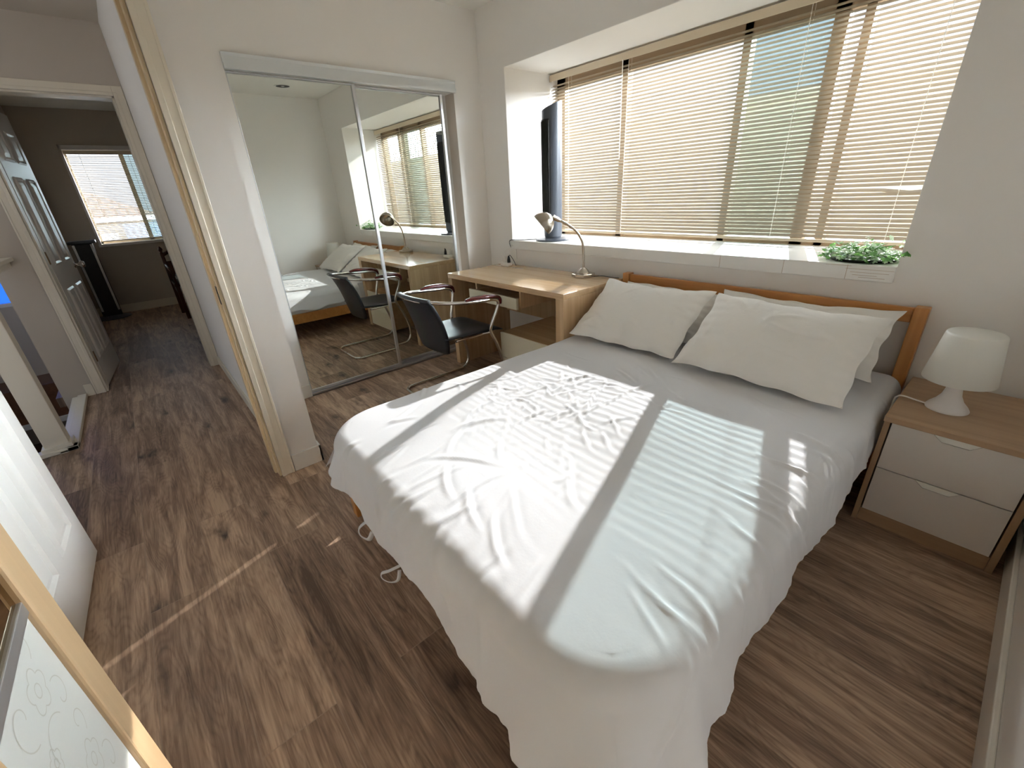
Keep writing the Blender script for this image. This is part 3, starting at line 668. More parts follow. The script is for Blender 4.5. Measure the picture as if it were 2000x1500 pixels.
MB().tube([(lb[0]+0.075, lb[1]+0.02, DKZ+0.004), (lb[0]+0.12, lb[1]+0.05, DKZ+0.008), (lb[0]+0.18, lb[1]+0.055, DKZ+0.006), (lb[0]+0.25, lb[1]+0.07, DKZ+0.004)], 0.0025, 6, 5).build('power_cord', M['black'], lamp)

# ------------------------------------------------------------------ plug adapter on the desk
pa = thing('plug_adapter', 'white multi-plug adapter with black plug at the back of the desk', 'adapter', (0.40, -0.12, DKZ))
MB().box(0.33, 0.43, -0.165, -0.115, DKZ, DKZ+0.028, 0.008).build('adapter_body', M['white'], pa)
MB().lathe([(0.014, 0), (0.014, 0.02), (0.007, 0.05), (0.003, 0.055)], (0.415, -0.14, DKZ+0.028), 12).build('black_plug', M['black'], pa, auto=40)
MB().tube([(0.415, -0.14, DKZ+0.08), (0.43, -0.135, DKZ+0.085), (0.455, -0.125, DKZ+0.05), (0.48, -0.12, DKZ+0.006)], 0.0028, 6, 5).build('black_lead', M['black'], pa)
MB().tube([(0.34, -0.14, DKZ+0.03), (0.33, -0.12, DKZ+0.08), (0.34, -0.07, DKZ+0.13), (0.345, -0.015, DKZ+0.15), (0.33, -0.012, DKZ+0.17)], 0.002, 6, 5).build('white_lead', M['white'], pa)
MB().box(0.345, 0.375, -0.155, -0.125, DKZ+0.028, DKZ+0.075, 0.005).build('charger', M['white'], pa)
so = struct(MB().box(0.29, 0.36, -0.006, 0, 0.79, 0.90, 0.002).build('wall_socket', M['white_trim']), 'white wall socket above the desk', 'socket')

# ------------------------------------------------------------------ cantilever chair
cc = thing('cantilever_chair', 'black leather and chrome cantilever armchair pulled up to the oak desk', 'chair', (0.66, -0.95, 0))
XA, XB = 0.42, 0.88                                       # seat sides
def frame(sgn, xs, xb):
    cx = 0.655
    return [(cx, -1.225, 0.722), (cx+sgn*0.13, -1.20, 0.716), (cx+sgn*0.24, -1.10, 0.703), (cx+sgn*0.285, -0.97, 0.688), (cx+sgn*0.29, -0.84, 0.676),
            (cx+sgn*0.29, -0.74, 0.668), (cx+sgn*0.285, -0.695, 0.645), (cx+sgn*0.275, -0.70, 0.59), (cx+sgn*0.25, -0.745, 0.47), (cx+sgn*0.245, -0.74, 0.42),
            (cx+sgn*0.24, -0.69, 0.32), (cx+sgn*0.235, -0.645, 0.18), (cx+sgn*0.232, -0.64, 0.08), (cx+sgn*0.23, -0.68, 0.025), (cx+sgn*0.23, -0.76, 0.0125), (cx+sgn*0.23, -1.0, 0.0125), (cx+sgn*0.23, -1.17, 0.0125), (cx+sgn*0.20, -1.225, 0.0125), (cx+sgn*0.14, -1.24, 0.0125), (cx, -1.24, 0.0125)]
fr = MB()
fr.tube(frame(1, 0, 0), 0.0115, 12, 6).tube(frame(-1, 0, 0), 0.0115, 12, 6)
fr.build('chrome_frame', M['chrome'], cc, smooth=True)
for sgn in (1, -1):
    cx = 0.655
    MB().tube([(cx+sgn*0.284, -0.96, 0.698), (cx+sgn*0.292, -0.90, 0.704), (cx+sgn*0.294, -0.80, 0.698), (cx+sgn*0.292, -0.73, 0.686), (cx+sgn*0.288, -0.69, 0.668), (cx+sgn*0.284, -0.682, 0.63)], [0.011, 0.018, 0.021, 0.020, 0.018, 0.014], 12, 6, flat=(0.75, 1.25)).build('arm_pad', M['maroon'], cc, smooth=True)
# seat: tapered pad, slightly dished
P = np.zeros((21, 21, 3)); Q = np.zeros((21, 21, 3))
for i in range(21):
    for k in range(21):
        u, v = i/20*2-1, k/20
        hw = 0.215+0.03*v; y = -1.09+v*0.47; x = 0.655+u*hw*(1-0.10*max(0, v-0.8)*5*abs(u)**4)
        z = 0.452-0.02*(1-u*u)*math.sin(v*math.pi)-0.03*max(0, v-0.85)/0.15*0.6+0.012*(1-v)
        e = (1-abs(u)**10)*(1-abs(2*v-1)**14)
        P[i, k] = (x, y, z-0.010*(1-e)); Q[i, k] = (x, y, z-0.028+0.010*(1-e))
sm = MB().grid(P).grid(Q)
edge = []
for i in range(20):
    for (a, b) in (((i, 0), (i+1, 0)), ((i, 20), (i+1, 20)), ((0, i), (0, i+1)), ((20, i), (20, i+1))):
        ia, ib = a[0]*21+a[1], b[0]*21+b[1]; sm.f.append((ia, ib, ib+441, ia+441)); sm.mi.append(0)
sm.build('seat', M['leather'], cc, smooth=True)
# backrest
P = np.zeros((17, 25, 3)); Q = np.zeros((17, 25, 3))
for i in range(17):
    for k in range(25):
        u, v = i/16*2-1, k/24                                # v: bottom to top
        hw = 0.20+0.015*math.sin(v*math.pi)-0.03*(1-v)**6
        x = 0.655+u*hw; z = 0.335+0.39*v; y = -1.085-0.135*v+0.02*math.sin(v*3.1)+0.045*u*u*(0.5+v*0.5)
        if v > 0.93: y += -0.01
        P[i, k] = (x, y-0.006, z); Q[i, k] = (x, y+0.010, z)
bm_ = MB().grid(P).grid(Q); N = 25
for i in range(16):
    for kk in (0, 24): bm_.f.append((i*N+kk, (i+1)*N+kk, (i+1)*N+kk+17*N, i*N+kk+17*N)); bm_.mi.append(0)
for k in range(24):
    for ii in (0, 16): bm_.f.append((ii*N+k, ii*N+k+1, ii*N+k+1+17*N, ii*N+k+17*N)); bm_.mi.append(0)
bm_.tube([(0.46, -1.175, 0.722), (0.53, -1.205, 0.728), (0.655, -1.222, 0.732), (0.78, -1.205, 0.728), (0.85, -1.175, 0.722)], 0.0165, 10, 5, flat=(0.7, 1.3))
bm_.build('backrest', M['leather'], cc, smooth=True)
MB().tube([(0.44, -1.02, 0.425), (0.44, -0.80, 0.425), (0.41, -0.745, 0.43)], 0.009, 8).build('seat_bracket', M['chrome'], cc)
MB().tube([(0.87, -1.02, 0.425), (0.87, -0.80, 0.425), (0.90, -0.745, 0.43)], 0.009, 8).build('seat_bracket', M['chrome'], cc)

# ------------------------------------------------------------------ tower fan
fx, fy = 0.655, 0.14
fan = thing('tower_fan', 'tall charcoal tower fan standing on the white window sill', 'fan', (fx, fy, ZS))
MB().lathe([(0, 0), (0.135, 0), (0.14, 0.006), (0.132, 0.014), (0.07, 0.022), (0.062, 0.03), (0, 0.03)], (fx, fy, ZS), 40).build('base', M['fan'], fan, auto=35)
def oval(rx, ry, n=36, ang_=math.radians(-42)):
    return [(fx+rx*math.cos(a)*math.cos(ang_)-ry*math.sin(a)*math.sin(ang_), fy+rx*math.cos(a)*math.sin(ang_)+ry*math.sin(a)*math.cos(ang_)) for a in [2*math.pi*i/n for i in range(n)]]
bd = MB(); rings = [(0.03, 0.074, 0.070), (0.06, 0.078, 0.072), (0.86, 0.080, 0.074)]
vs_ = []; n = 36
for (z, a, b) in rings:
    vs_ += [(p[0], p[1], ZS+z) for p in oval(a, b)]
slx, sly = math.cos(math.radians(45)), math.sin(math.radians(45))
top = []
for p in oval(0.080, 0.074):
    t_ = ((p[0]-fx)*0.72+(p[1]-fy)*0.69)/0.08
    top.append((p[0], p[1], ZS+0.925+0.03*t_))
vs_ += top; nr = 4
fs_ = [(i*n+k, i*n+(k+1) % n, (i+1)*n+(k+1) % n, (i+1)*n+k) for i in range(nr-1) for k in range(n)]+[tuple(range(n))[::-1], tuple(range((nr-1)*n, nr*n))]
bd.add(vs_, fs_); bd.build('body', M['fan'], fan, auto=40)
# grille faces the room's left front
gd = Vector((-0.25, -0.97, 0)).normalized(); gp = Vector((gd.y*-1, gd.x, 0))
g = MB()
for k in range(-6, 7):
    off = k*0.0085; c = Vector((fx, fy, 0))+gp*off+gd*math.sqrt(max(0, 0.0785**2-off**2))
    g.box(-0.0022, 0.0022, -0.003, 0.003, ZS+0.12, ZS+0.83, 0, Matrix.Translation((c.x, c.y, 0)))
g.build('grille', M['black'], fan)
gs = MB(); arc = []
for k in range(-8, 9):
    off = k*0.0072; c = Vector((fx, fy, 0))+gp*off+gd*(math.sqrt(max(0, 0.0795**2-off**2))-0.0005); arc.append(c)
Pg = np.array([[(c.x, c.y, ZS+z) for z in (0.11, 0.84)] for c in arc]); gs.grid(Pg)
gs.build('grille_recess', M['fan_dark'], fan, smooth=True)
MB().box(-0.035, 0.035, -0.018, 0.018, 0, 0.004, 0.002, Matrix.Translation((fx-0.006, fy-0.01, ZS+0.923)) @ Matrix.Rotation(math.radians(22), 4, Vector((0.7, -0.7, 0)))).build('control_panel', M['black'], fan)
MB().tube([(fx-0.12, fy-0.01, ZS+0.004), (fx-0.20, fy-0.06, ZS+0.003), (fx-0.24, fy-0.13, ZS+0.003), (XL+0.0, -0.026, ZS-0.001), (0.315, -0.026, ZS-0.06)], 0.003, 6, 5).build('power_cord', M['black'], fan)

# ------------------------------------------------------------------ bed
BX0, BX1 = 1.500, 3.011
bed = thing('bed_frame', 'orange pine bed frame with a low slatted headboard against the window wall', 'bed', (2.25, -1.05, 0))
for (a, b) in ((BX0, BX0+0.048), (BX1-0.048, BX1)):
    MB().box(a, b, -0.075, -0.02, 0, 0.797, 0.004).build('headboard_post', M['pine_v'], bed)
    MB().box(a, b, -2.07, -2.02, 0, 0.27, 0.004).build('leg', M['pine_v'], bed)
MB().box(BX0+0.048, BX1-0.048, -0.062, -0.036, 0.728, 0.790, 0.004).build('headboard_rail', M['pine'], bed)
MB().box(BX0+0.048, BX1-0.048, -0.060, -0.038, 0.40, 0.47, 0.004).build('headboard_rail', M['pine'], bed)
MB().box(BX0+0.005, BX0+0.03, -2.03, -0.075, 0.17, 0.27, 0.003).build('side_rail', M['pine'], bed)
MB().box(BX1-0.03, BX1-0.005, -2.03, -0.075, 0.17, 0.27, 0.003).build('side_rail', M['pine'], bed)
MB().box(BX0+0.048, BX1-0.048, -2.055, -2.03, 0.17, 0.27, 0.003).build('foot_rail', M['pine'], bed)
sb = MB()
for k in range(16): sb.box(BX0+0.03, BX1-0.03, -0.16-k*0.12-0.07, -0.16-k*0.12, 0.215, 0.235)
sb.build('slats', M['pine'], bed)
mt = tag(MB().box(1.525, 2.975, -2.015, -0.085, 0.236, 0.445, 0.035).build('mattress', M['cloth'], None, auto=60), 'thick mattress hidden beneath the white duvet cover', 'mattress')

# duvet cover: one sheet over the mattress, hanging over foot and both sides
X0, X1, YH, YF, ZM = 1.52, 2.945, -0.09, -2.055, 0.487
RC = 0.068
def hemlen(side, q):
    """length of cloth beyond the top's edge; q runs along the edge in metres"""
    if side == 'L': return 0.20+0.02*math.sin(q*7)+0.012*math.sin(q*23+1)
    if side == 'R': return 0.245+0.035*max(0, (q-0.6))+0.014*math.sin(q*9)+0.008*math.sin(q*31)
    return 0.225+0.075*max(0, (q/1.45))**1.4+0.014*math.sin(q*11+2)+0.008*math.sin(q*37)
NX, NY, NS, NF = 190, 250, 44, 44
su = np.concatenate([-np.linspace(1, 0, NS, endpoint=False), np.linspace(0, 1, NX), 1+np.linspace(0, 1, NS+1)[1:]])
tv = np.concatenate([np.linspace(0, 1, NY), 1+np.linspace(0, 1, NF+1)[1:]])
S, T_ = np.meshgrid(su, tv, indexing='ij')
gx = X0+(X1-X0)*np.clip(S, 0, 1); gy = YH+(YF-YH)*np.clip(T_, 0, 1)
qx = gx-X0; qy = YH-gy
hc_ = 0.335
bl_ = lambda h, q, L: h+(hc_-h)*np.clip((q-(L-0.42))/0.42, 0, 1)**2*(3-2*np.clip((q-(L-0.42))/0.42, 0, 1))
hL = 0.20+0.02*np.sin(qy*7)+0.010*np.sin(qy*23+1); hR = 0.235+0.035*np.clip(qy-0.6, 0, 9)+0.012*np.sin(qy*9)+0.006*np.sin(qy*31)
hF = 0.225+0.085*np.clip(qx/1.45, 0, 9)**1.3+0.012*np.sin(qx*11+2)+0.006*np.sin(qx*37)
hcl = 0.27
hL = hL+(hcl-hL)*np.clip((qy-((YH-YF)-0.35))/0.35, 0, 1)**2; hR = bl_(hR, qy, YH-YF)
hF = bl_(hF, qx, X1-X0); hF = hF+(hcl-hF)*np.clip(((0.35)-qx)/0.35, 0, 1)**2
dx = np.where(S < 0, -S*hL, np.where(S > 1, (S-1)*hR, 0.0)); dyv = np.where(T_ > 1, (T_-1)*hF, 0.0)
dd = np.hypot(dx, dyv*1.0)
cornmix = (dx > 0) & (dyv > 0)
dd = np.where(cornmix, (np.maximum(dx, dyv)*0.55+dd*0.45), dd)
th = np.arctan2(dyv, np.where(S < 0, -dx, dx)+1e-12)
nx_ = np.where(dx > 0, np.where(S < 0, -1.0, 1.0)*dx, 0.0); ny_ = -dyv
nl = np.hypot(nx_, ny_)+1e-9; nx_, ny_ = nx_/nl, ny_/nl
# rounded plan corners at the foot: square corner patch mapped onto a quarter disc
RP = 0.17
fy_ = np.clip((RP-(gy-YF))/RP, 0, 1)
fl_ = np.clip((RP-qx)/RP, 0, 1); fr2 = np.clip((RP-((X1-X0)-qx))/RP, 0, 1)
sgx = np.where(fl_ > 0, -1.0, 1.0); fa = np.maximum(fl_, fr2)
inc = (fa > 0) & (fy_ > 0)
mx_ = fa*np.sqrt(np.clip(1-fy_**2/2, 0, 1)); my_ = fy_*np.sqrt(np.clip(1-fa**2/2, 0, 1))
gx0, gy0 = gx.copy(), gy.copy()
cxc = np.where(sgx < 0, X0+RP, X1-RP); cyc = YF+RP
gx = np.where(inc, cxc+sgx*mx_*RP, gx); gy = np.where(inc, cyc-my_*RP, gy)
hang = (dx > 0) | (dyv > 0)
rl = np.hypot(mx_, my_)+1e-9
nx_ = np.where(inc & hang, sgx*mx_/rl, nx_); ny_ = np.where(inc & hang, -my_/rl, ny_)
tw_ = np.where(cornmix, 0.45*np.sin(4*th)*np.clip((dd-0.06)/0.15, 0, 1), 0.0)
nx_, ny_ = nx_*np.cos(tw_)-ny_*np.sin(tw_), nx_*np.sin(tw_)+ny_*np.cos(tw_)
# rounded edge then straight drop
arc = RC*math.pi/2
a_ = np.clip(dd/arc, 0, 1)*math.pi/2
out = RC*np.sin(a_); dn = RC*(1-np.cos(a_)); rest = np.clip(dd-arc, 0, None)
# coordinate running round the hem for folds
LX, LY, CC = X1-X0, YH-YF, 0.0
per = np.where(T_ > 1, qx, np.where(S < 0, -CC-(LY-qy), LX+CC+(LY-qy)))
per = np.where(cornmix & (S < 0), -(th-math.pi/2)/(math.pi/2)*CC, per)
per = np.where(cornmix & (S > 1), LX+(math.pi/2-th)/(math.pi/2)*CC, per)
fold = 0.6*np.sin(per*13+1.3*np.sin(per*3.1))+0.3*np.sin(per*29+2*np.sin(per*5.0))+0.12*np.sin(per*61+1.0)
ruf = np.sin(per*120+2.0*np.sin(per*17))*0.6+np.sin(per*205)*0.4
flare = rest*(0.16+0.14*(S < 0)*np.clip((qy-1.5)/0.4, 0, 1))+rest*0.10*fold*(rest/0.25)+0.004*ruf*np.clip(rest/0.22, 0, 1)**4
cdist = np.where(S < 0, 9.0, 0)*0+np.minimum(np.hypot(qx-LX, qy-LY), np.hypot(qx, qy-LY))
flare = flare+rest*0.22*np.exp(-(cdist/0.16)**2)+rest*0.10*np.cos(cdist*42)*np.exp(-(cdist/0.25)**2)
flare = np.where(cornmix, flare+rest*0.10*np.sin(2*th)**2, flare)
Xp = gx+nx_*(out+flare); Yp = gy+ny_*(out+flare); Zp = ZM-dn-rest*0.985
# soft swell of the duvet top, lower towards its edges
ex = np.minimum(qx, (X1-X0)-qx); ey = (gy0-YF)
top_ = (dd <= 0)
swell = -0.005*np.exp(-np.minimum(ex, ey)/0.09)
rngn = np.random.default_rng(5)
hgt = np.zeros_like(gx); U = gx+np.where(S < 0, -dx, dx); V = gy-dyv
for k in range(26):                                       # broad undulation
    fxk, fyk = rngn.normal(0, 5.5, 2); ph = rngn.uniform(0, 6.28); hgt += 0.0011*np.sin(fxk*U+fyk*V+ph)
def crease(cx, cy_, ang_, ln, wd_, h_, curv=0.0):
    global hgt
    c, s_ = math.cos(ang_), math.sin(ang_)
    a = (U-cx)*c+(V-cy_)*s_; b = -(U-cx)*s_+(V-cy_)*c-curv*a*a
    hgt += h_*(np.exp(-(b/wd_)**2)-0.5*np.exp(-((b-1.9*wd_)/(wd_*1.3))**2))*np.exp(-(a/ln)**4)
for k in range(75):                                       # rumples in the middle of the bed, head half
    cx = rngn.normal(2.02, 0.20); cy_ = rngn.normal(-1.18, 0.17); crease(cx, cy_, rngn.normal(-0.9, 0.75), rngn.uniform(0.03, 0.09), rngn.uniform(0.005, 0.009), rngn.uniform(0.0025, 0.0065), rngn.normal(0, 2))
for k in range(26):
    cx = rngn.uniform(1.65, 2.5); cy_ = rngn.uniform(-1.9, -1.3); crease(cx, cy_, rngn.normal(-1.3, 0.6), rngn.uniform(0.04, 0.12), rngn.uniform(0.006, 0.012), rngn.uniform(0.002, 0.005), rngn.normal(0, 1.5))
for k in range(18):                                       # pulls over the foot edge
    cx = rngn.uniform(1.9, 2.9); crease(cx, -1.99+rngn.normal(0, 0.05), -1.35+rngn.normal(0, 0.25), rngn.uniform(0.05, 0.11), rngn.uniform(0.005, 0.009), rngn.uniform(0.002, 0.0045), rngn.normal(0, 1))
for k in range(22):                                       # pulls over the right edge
    cy_ = rngn.uniform(-1.9, -0.9); crease(2.92+rngn.normal(0, 0.04), cy_, rngn.normal(-0.35, 0.3), rngn.uniform(0.05, 0.12), rngn.uniform(0.006, 0.011), rngn.uniform(0.003, 0.007), rngn.normal(0, 1))
for k in range(14):
    crease(rngn.uniform(2.1, 2.8), rngn.uniform(-0.95, -0.7), rngn.normal(-0.5, 0.3), rngn.uniform(0.05, 0.1), 0.006, 0.002, 0)
for (a, b, c, l) in ((2.20, -1.95, -0.5, 0.09), (2.36, -1.97, -0.45, 0.08), (2.50, -1.99, -0.55, 0.08), (1.98, -1.75, -1.1, 0.12), (1.88, -1.6, -1.2, 0.1)):
    crease(a, b, c, l, 0.009, 0.005, 1.5)
for k in range(16):                                       # long soft folds down the hanging sides
    cx = rngn.uniform(1.6, 2.95); crease(cx, -2.17, -1.57+rngn.normal(0, 0.35), 0.11, rngn.uniform(0.008, 0.016), rngn.uniform(0.004, 0.009), 0)
    cy_ = rngn.uniform(-1.95, -0.3); crease(3.10, cy_, rngn.normal(0, 0.3), 0.10, rngn.uniform(0.008, 0.016), rngn.uniform(0.004, 0.009), 0)
nz_ = np.cos(a_); no_ = np.sin(a_)
Xp = Xp+nx_*no_*hgt; Yp = Yp+ny_*no_*hgt; Zp = Zp+nz_*hgt+swell*nz_
Zp = Zp+0.012*np.exp(-((gx-2.95)**2+(gy+0.14)**2)/0.01)*nz_
hangmask = np.clip(rest/0.2, 0, 1)
Zp = np.maximum(Zp, 0.03)
Xp = np.where((Yp > -0.70), np.maximum(Xp, 1.499+np.clip((-0.66-Yp)*-0.0, 0, 1)), Xp)
Xp = np.where((Yp > -0.56), np.minimum(Xp, 3.026), Xp)
Pd = np.stack([Xp, Yp, Zp], -1)
dm = MB().grid(Pd); nb_ = len(tv)
keep = []
for f_ in dm.f:
    i_, k_ = f_[0]//nb_, f_[0] % nb_; i2_, k2_ = f_[2]//nb_, f_[2] % nb_
    if k2_ > NY-1 and (i_ < NS or i2_ > NS+NX-1): continue       # corners: the two hanging sides meet, no cloth between
    keep.append(f_)
dm.f = keep; dm.mi = [0]*len(keep)
duv = dm.build('duvet_cover', M['cloth'], None, smooth=True)
bmd = bmesh.new(); bmd.from_mesh(duv.data); bmesh.ops.delete(bmd, geom=[v for v in bmd.verts if not v.link_faces], context='VERTS')
bmesh.ops.remove_doubles(bmd, verts=bmd.verts, dist=0.0006)
bmesh.ops.recalc_face_normals(bmd, faces=bmd.faces); bmd.to_mesh(duv.data); bmd.free(); duv.data.update()
tag(duv, 'rumpled white duvet cover draped over the bed, hanging at foot and sides', 'duvet')
tie = MB().tube([(x_t+0.15, y_t-0.015, z_t) for (x_t, y_t, z_t) in ((2.03, -2.12, 0.255), (2.01, -2.155, 0.24), (1.995, -2.175, 0.232), (2.00, -2.178, 0.216), (2.025, -2.165, 0.21), (2.045, -2.145, 0.22), (2.035, -2.13, 0.245))], 0.006, 6, 5, flat=(0.25, 1.2))
tie.build('tie', M['cloth'], duv, smooth=True)
MB().tube([(x_t+0.13, y_t-0.005, z_t) for (x_t, y_t, z_t) in ((1.80, -2.13, 0.275), (1.785, -2.16, 0.25), (1.795, -2.165, 0.225), (1.83, -2.15, 0.22), (1.845, -2.135, 0.255))], 0.008, 6, 5, flat=(0.3, 1.3)).build('tie', M['cloth'], duv, smooth=True)

# pillows
def pillow(label, xc, wide, high, thick, yb, zb, lean, rz=0.0, seed=0, roll=0.0):
    n1, n2 = 64, 48; r_ = np.random.default_rng(seed)
    t = MB(); mt_ = Matrix.Translation((xc, yb, zb)) @ Matrix.Rotation(rz, 4, 'Z') @ Matrix.Rotation(lean, 4, 'X') @ Matrix.Rotation(roll, 4, 'Y') @ Matrix.Translation((0, high/2, 0))
    cr = [(r_.uniform(-1, 1), r_.uniform(-1, 1), r_.uniform(0, 3.14), r_.uniform(0.1, 0.35), r_.uniform(0.02, 0.05), r_.uniform(0.004, 0.010)) for _ in range(22)]
    ph = r_.uniform(0, 6.28, 12)
    for side in (1, -1):
        P = np.zeros((n1+1, n2+1, 3))
        for i in range(n1+1):
            for k in range(n2+1):
                u, v = 2*i/n1-1, 2*k/n2-1
                sx_ = 1-0.055*(1-v*v)+0.012*math.sin(9*v+ph[0]); sy_ = 1-0.08*(1-u*u)+0.018*math.sin(11*u+ph[1])
                x = u*wide/2*sx_; y = v*high/2*sy_
                e = (max(0, 1-abs(u)**2.6))**0.55*(max(0, 1-abs(v)**2.6))**0.55
                z = side*thick/2*e
                wr = 0
                for (a, b, an, ln, wdd, hh) in cr:
                    aa = (u-a)*math.cos(an)+(v-b)*math.sin(an); bb_ = -(u-a)*math.sin(an)+(v-b)*math.cos(an)
                    wr += hh*math.exp(-(bb_/wdd)**2)*math.exp(-(aa/ln)**2)
                # gathers that run in from the seams
                edge_ = max(abs(u), abs(v))**6
                wr += 0.005*edge_*math.sin(26*(u if abs(v) > abs(u) else v)+ph[2])*side
                z += side*wr*0.8*min(1, e*2)+0.012*math.sin(3*u+ph[3])*(1-e)*0.8
                P[i, k] = mt_ @ Vector((x, y, z))
        t.grid(P)
    o = t.build('pillow', M['pillow'], None, smooth=True)
    tag(o, label, 'pillow', 'white pillows at the head of the bed')
    return o
LN = math.radians(36)
pillow('left back white pillow, mostly hidden, against the headboard by the desk', 1.865, 0.64, 0.36, 0.065, -0.365, 0.530, math.radians(38), 0.0, 3)
pillow('right back white pillow, pointed corner showing beside the headboard post', 2.56, 0.76, 0.375, 0.065, -0.365, 0.535, math.radians(39), 0.0, 4)
pillow('left front white pillow leaning next to the desk and desk lamp', 1.865, 0.68, 0.475, 0.12, -0.610, 0.515, math.radians(34), 0.03, 1)
pillow('right front large white pillow leaning in front, nearest the nightstand', 2.565, 0.71, 0.48, 0.125, -0.640, 0.515, math.radians(34), -0.02, 2)

# ------------------------------------------------------------------ nightstand
NX0, NX1, NY0, NY1, NZ = 3.030, 3.452, -0.52, -0.03, 0.488
ns = thing('nightstand', 'light brown nightstand with two white drawers beside the bed', 'nightstand', (3.24, -0.28, 0))
MB().box(NX0, NX1, NY0-0.012, NY1, NZ-0.022, NZ, 0.002).build('top', M['walnut'], ns)
MB().box(NX0+0.003, NX0+0.021, NY0, NY1, 0, NZ-0.022, 0.001).build('side_panel', M['walnut_v'], ns)
MB().box(NX1-0.026, NX1-0.006, NY0, NY1, 0, NZ-0.022, 0.001).build('side_panel', M['walnut_v'], ns)
MB().box(NX0+0.021, NX1-0.026, NY0+0.008, NY0+0.024, 0, 0.058, 0.001).build('plinth', M['walnut'], ns)
MB().box(NX0+0.021, NX1-0.026, NY1-0.012, NY1, 0.02, NZ-0.022).build('back_panel', M['walnut'], ns)
def drawer(z0, z1):
    xa, xb = NX0+0.026, NX1-0.031; y0, y1 = NY0+0.002, NY0+0.02
    xm = (xa+xb)/2-0.005; hw, sl_, hd_ = 0.062, 0.026, 0.024
    poly = [(xa, z0), (xb, z0), (xb, z1), (xm+hw, z1), (xm+hw-sl_, z1-hd_), (xm-hw+sl_, z1-hd_), (xm-hw, z1), (xa, z1)]
    o = MB().prism(poly, y0, y1, 'y').build('drawer', M['ns_white'], ns)
    MB().prism([(xm-hw+0.001, z1-0.002), (xm-hw+sl_, z1-hd_+0.001), (xm+hw-sl_, z1-hd_+0.001), (xm+hw-0.001, z1-0.002)], y0+0.004, y1, 'y').build('drawer_pull', M['handle'], o)
    MB().box(xa+0.01, xb-0.01, y1+0.001, NY1-0.03, z0+0.01, z1-0.03).build('drawer_box', M['walnut'], o)
drawer(0.266, 0.461); drawer(0.062, 0.262)

# white table lamp
lx, ly = 3.172, -0.315
tl = thing('table_lamp', 'small white plastic lamp with tapered shade on the nightstand', 'lamp', (lx, ly, NZ))
MB().lathe([(0, 0), (0.062, 0), (0.063, 0.004), (0.056, 0.016), (0.040, 0.034), (0.028, 0.058), (0.023, 0.085), (0.022, 0.11), (0.026, 0.135), (0.02, 0.15), (0, 0.15)], (lx, ly, NZ), 40).build('base', M['lampbase'], tl, auto=45)
sh = [(0.0, 0.300), (0.074, 0.300), (0.078, 0.297), (0.080, 0.292), (0.103, 0.122), (0.102, 0.119), (0.100, 0.122), (0.077, 0.290), (0.0, 0.296)]
MB().lathe(sh, (lx, ly, NZ), 48, cap=False).build('lamp_shade', M['lampwhite'], tl, auto=50)
MB().tube([(lx-0.058, ly-0.01, NZ+0.006), (lx-0.09, ly+0.0, NZ+0.006), (lx-0.13, ly+0.012, NZ+0.006), (NX0-0.004, ly-0.0, NZ+0.002), (NX0-0.010, ly-0.0, NZ-0.03), (NX0-0.010, ly, 0.25)], 0.0032, 8, 6).build('power_cord', M['white'], tl, smooth=True)

# ------------------------------------------------------------------ ivy in a tray on the sill
pl = thing('ivy_plant', 'low variegated ivy in a dark tray at the right end of the sill', 'plant', (2.72, 0.13, ZS))
MB().lathe([(0, 0.0), (0.90, 0.0), (1.0, 0.012), (0.98, 0.014), (0.88, 0.005), (0, 0.004)], (0, 0, 0), 32, Matrix.Translation((2.705, 0.11, ZS)) @ Matrix.Diagonal((0.135, 0.105, 1, 1))).build('tray', M['black'], pl, auto=40)
def leaves(n, seed, m):
    r_ = random.Random(seed); w = MB()
    shape = [(0, 0), (0.32, -0.12), (0.62, 0.10), (0.42, 0.34), (0.55, 0.62), (0.22, 0.62), (0, 1.0), (-0.22, 0.62), (-0.55, 0.62), (-0.42, 0.34), (-0.62, 0.10), (-0.32, -0.12)]
    for i in range(n):
        a = r_.uniform(0, 6.283); rr_ = math.sqrt(r_.random()); x = 2.69+0.165*rr_*math.cos(a); y = 0.13+0.15*rr_*math.sin(a)
        z = ZS+0.018+r_.random()**1.4*0.085*(1.15-rr_)
        if i % 17 == 0: z += 0.035; x += 0.03
        x = min(max(x, 2.50), 2.835); y = max(y, -0.015)
        s = r_.uniform(0.013, 0.026); q = Matrix.Translation((x, y, z)) @ Matrix.Rotation(r_.uniform(0, 6.28), 4, 'Z') @ Matrix.Rotation(r_.uniform(-0.9, 0.6), 4, 'X') @ Matrix.Rotation(r_.uniform(-0.5, 0.5), 4, 'Y')
        vs_ = [q @ Vector((p[0]*s, p[1]*s*1.3, -0.25*s*abs(p[0])+0.15*s*(p[1]-0.5)**2)) for p in shape]+[q @ Vector((0, 0.35*s, 0.12*s))]
        fs_ = [(k, (k+1) % 12, 12) for k in range(12)]; w.add(vs_, fs_)
    return w
leaves(150, 3, None).build('foliage', M['leaf'], pl)
leaves(170, 9, None).build('pale_foliage', M['leaf2'], pl)
st = MB(); r_ = random.Random(4)
for i in range(36):
    a = r_.uniform(0, 6.28); q = r_.uniform(0.3, 1.0); x, y = 2.70+0.15*q*math.cos(a), max(-0.01, 0.13+0.14*q*math.sin(a)); x = min(x, 2.84)
    st.tube([(2.70, 0.11, ZS+0.01), ((2.70+x)/2, (0.11+y)/2, ZS+0.06), (x, y, ZS+0.02+r_.random()*0.07)], 0.0012, 4, 3)
st.tube([(2.80, 0.02, ZS+0.03), (2.84, -0.025, ZS+0.05), (2.875, -0.035, ZS+0.045)], 0.001, 4, 4)
st.build('stem', M['leaf'], pl)
sp = MB()
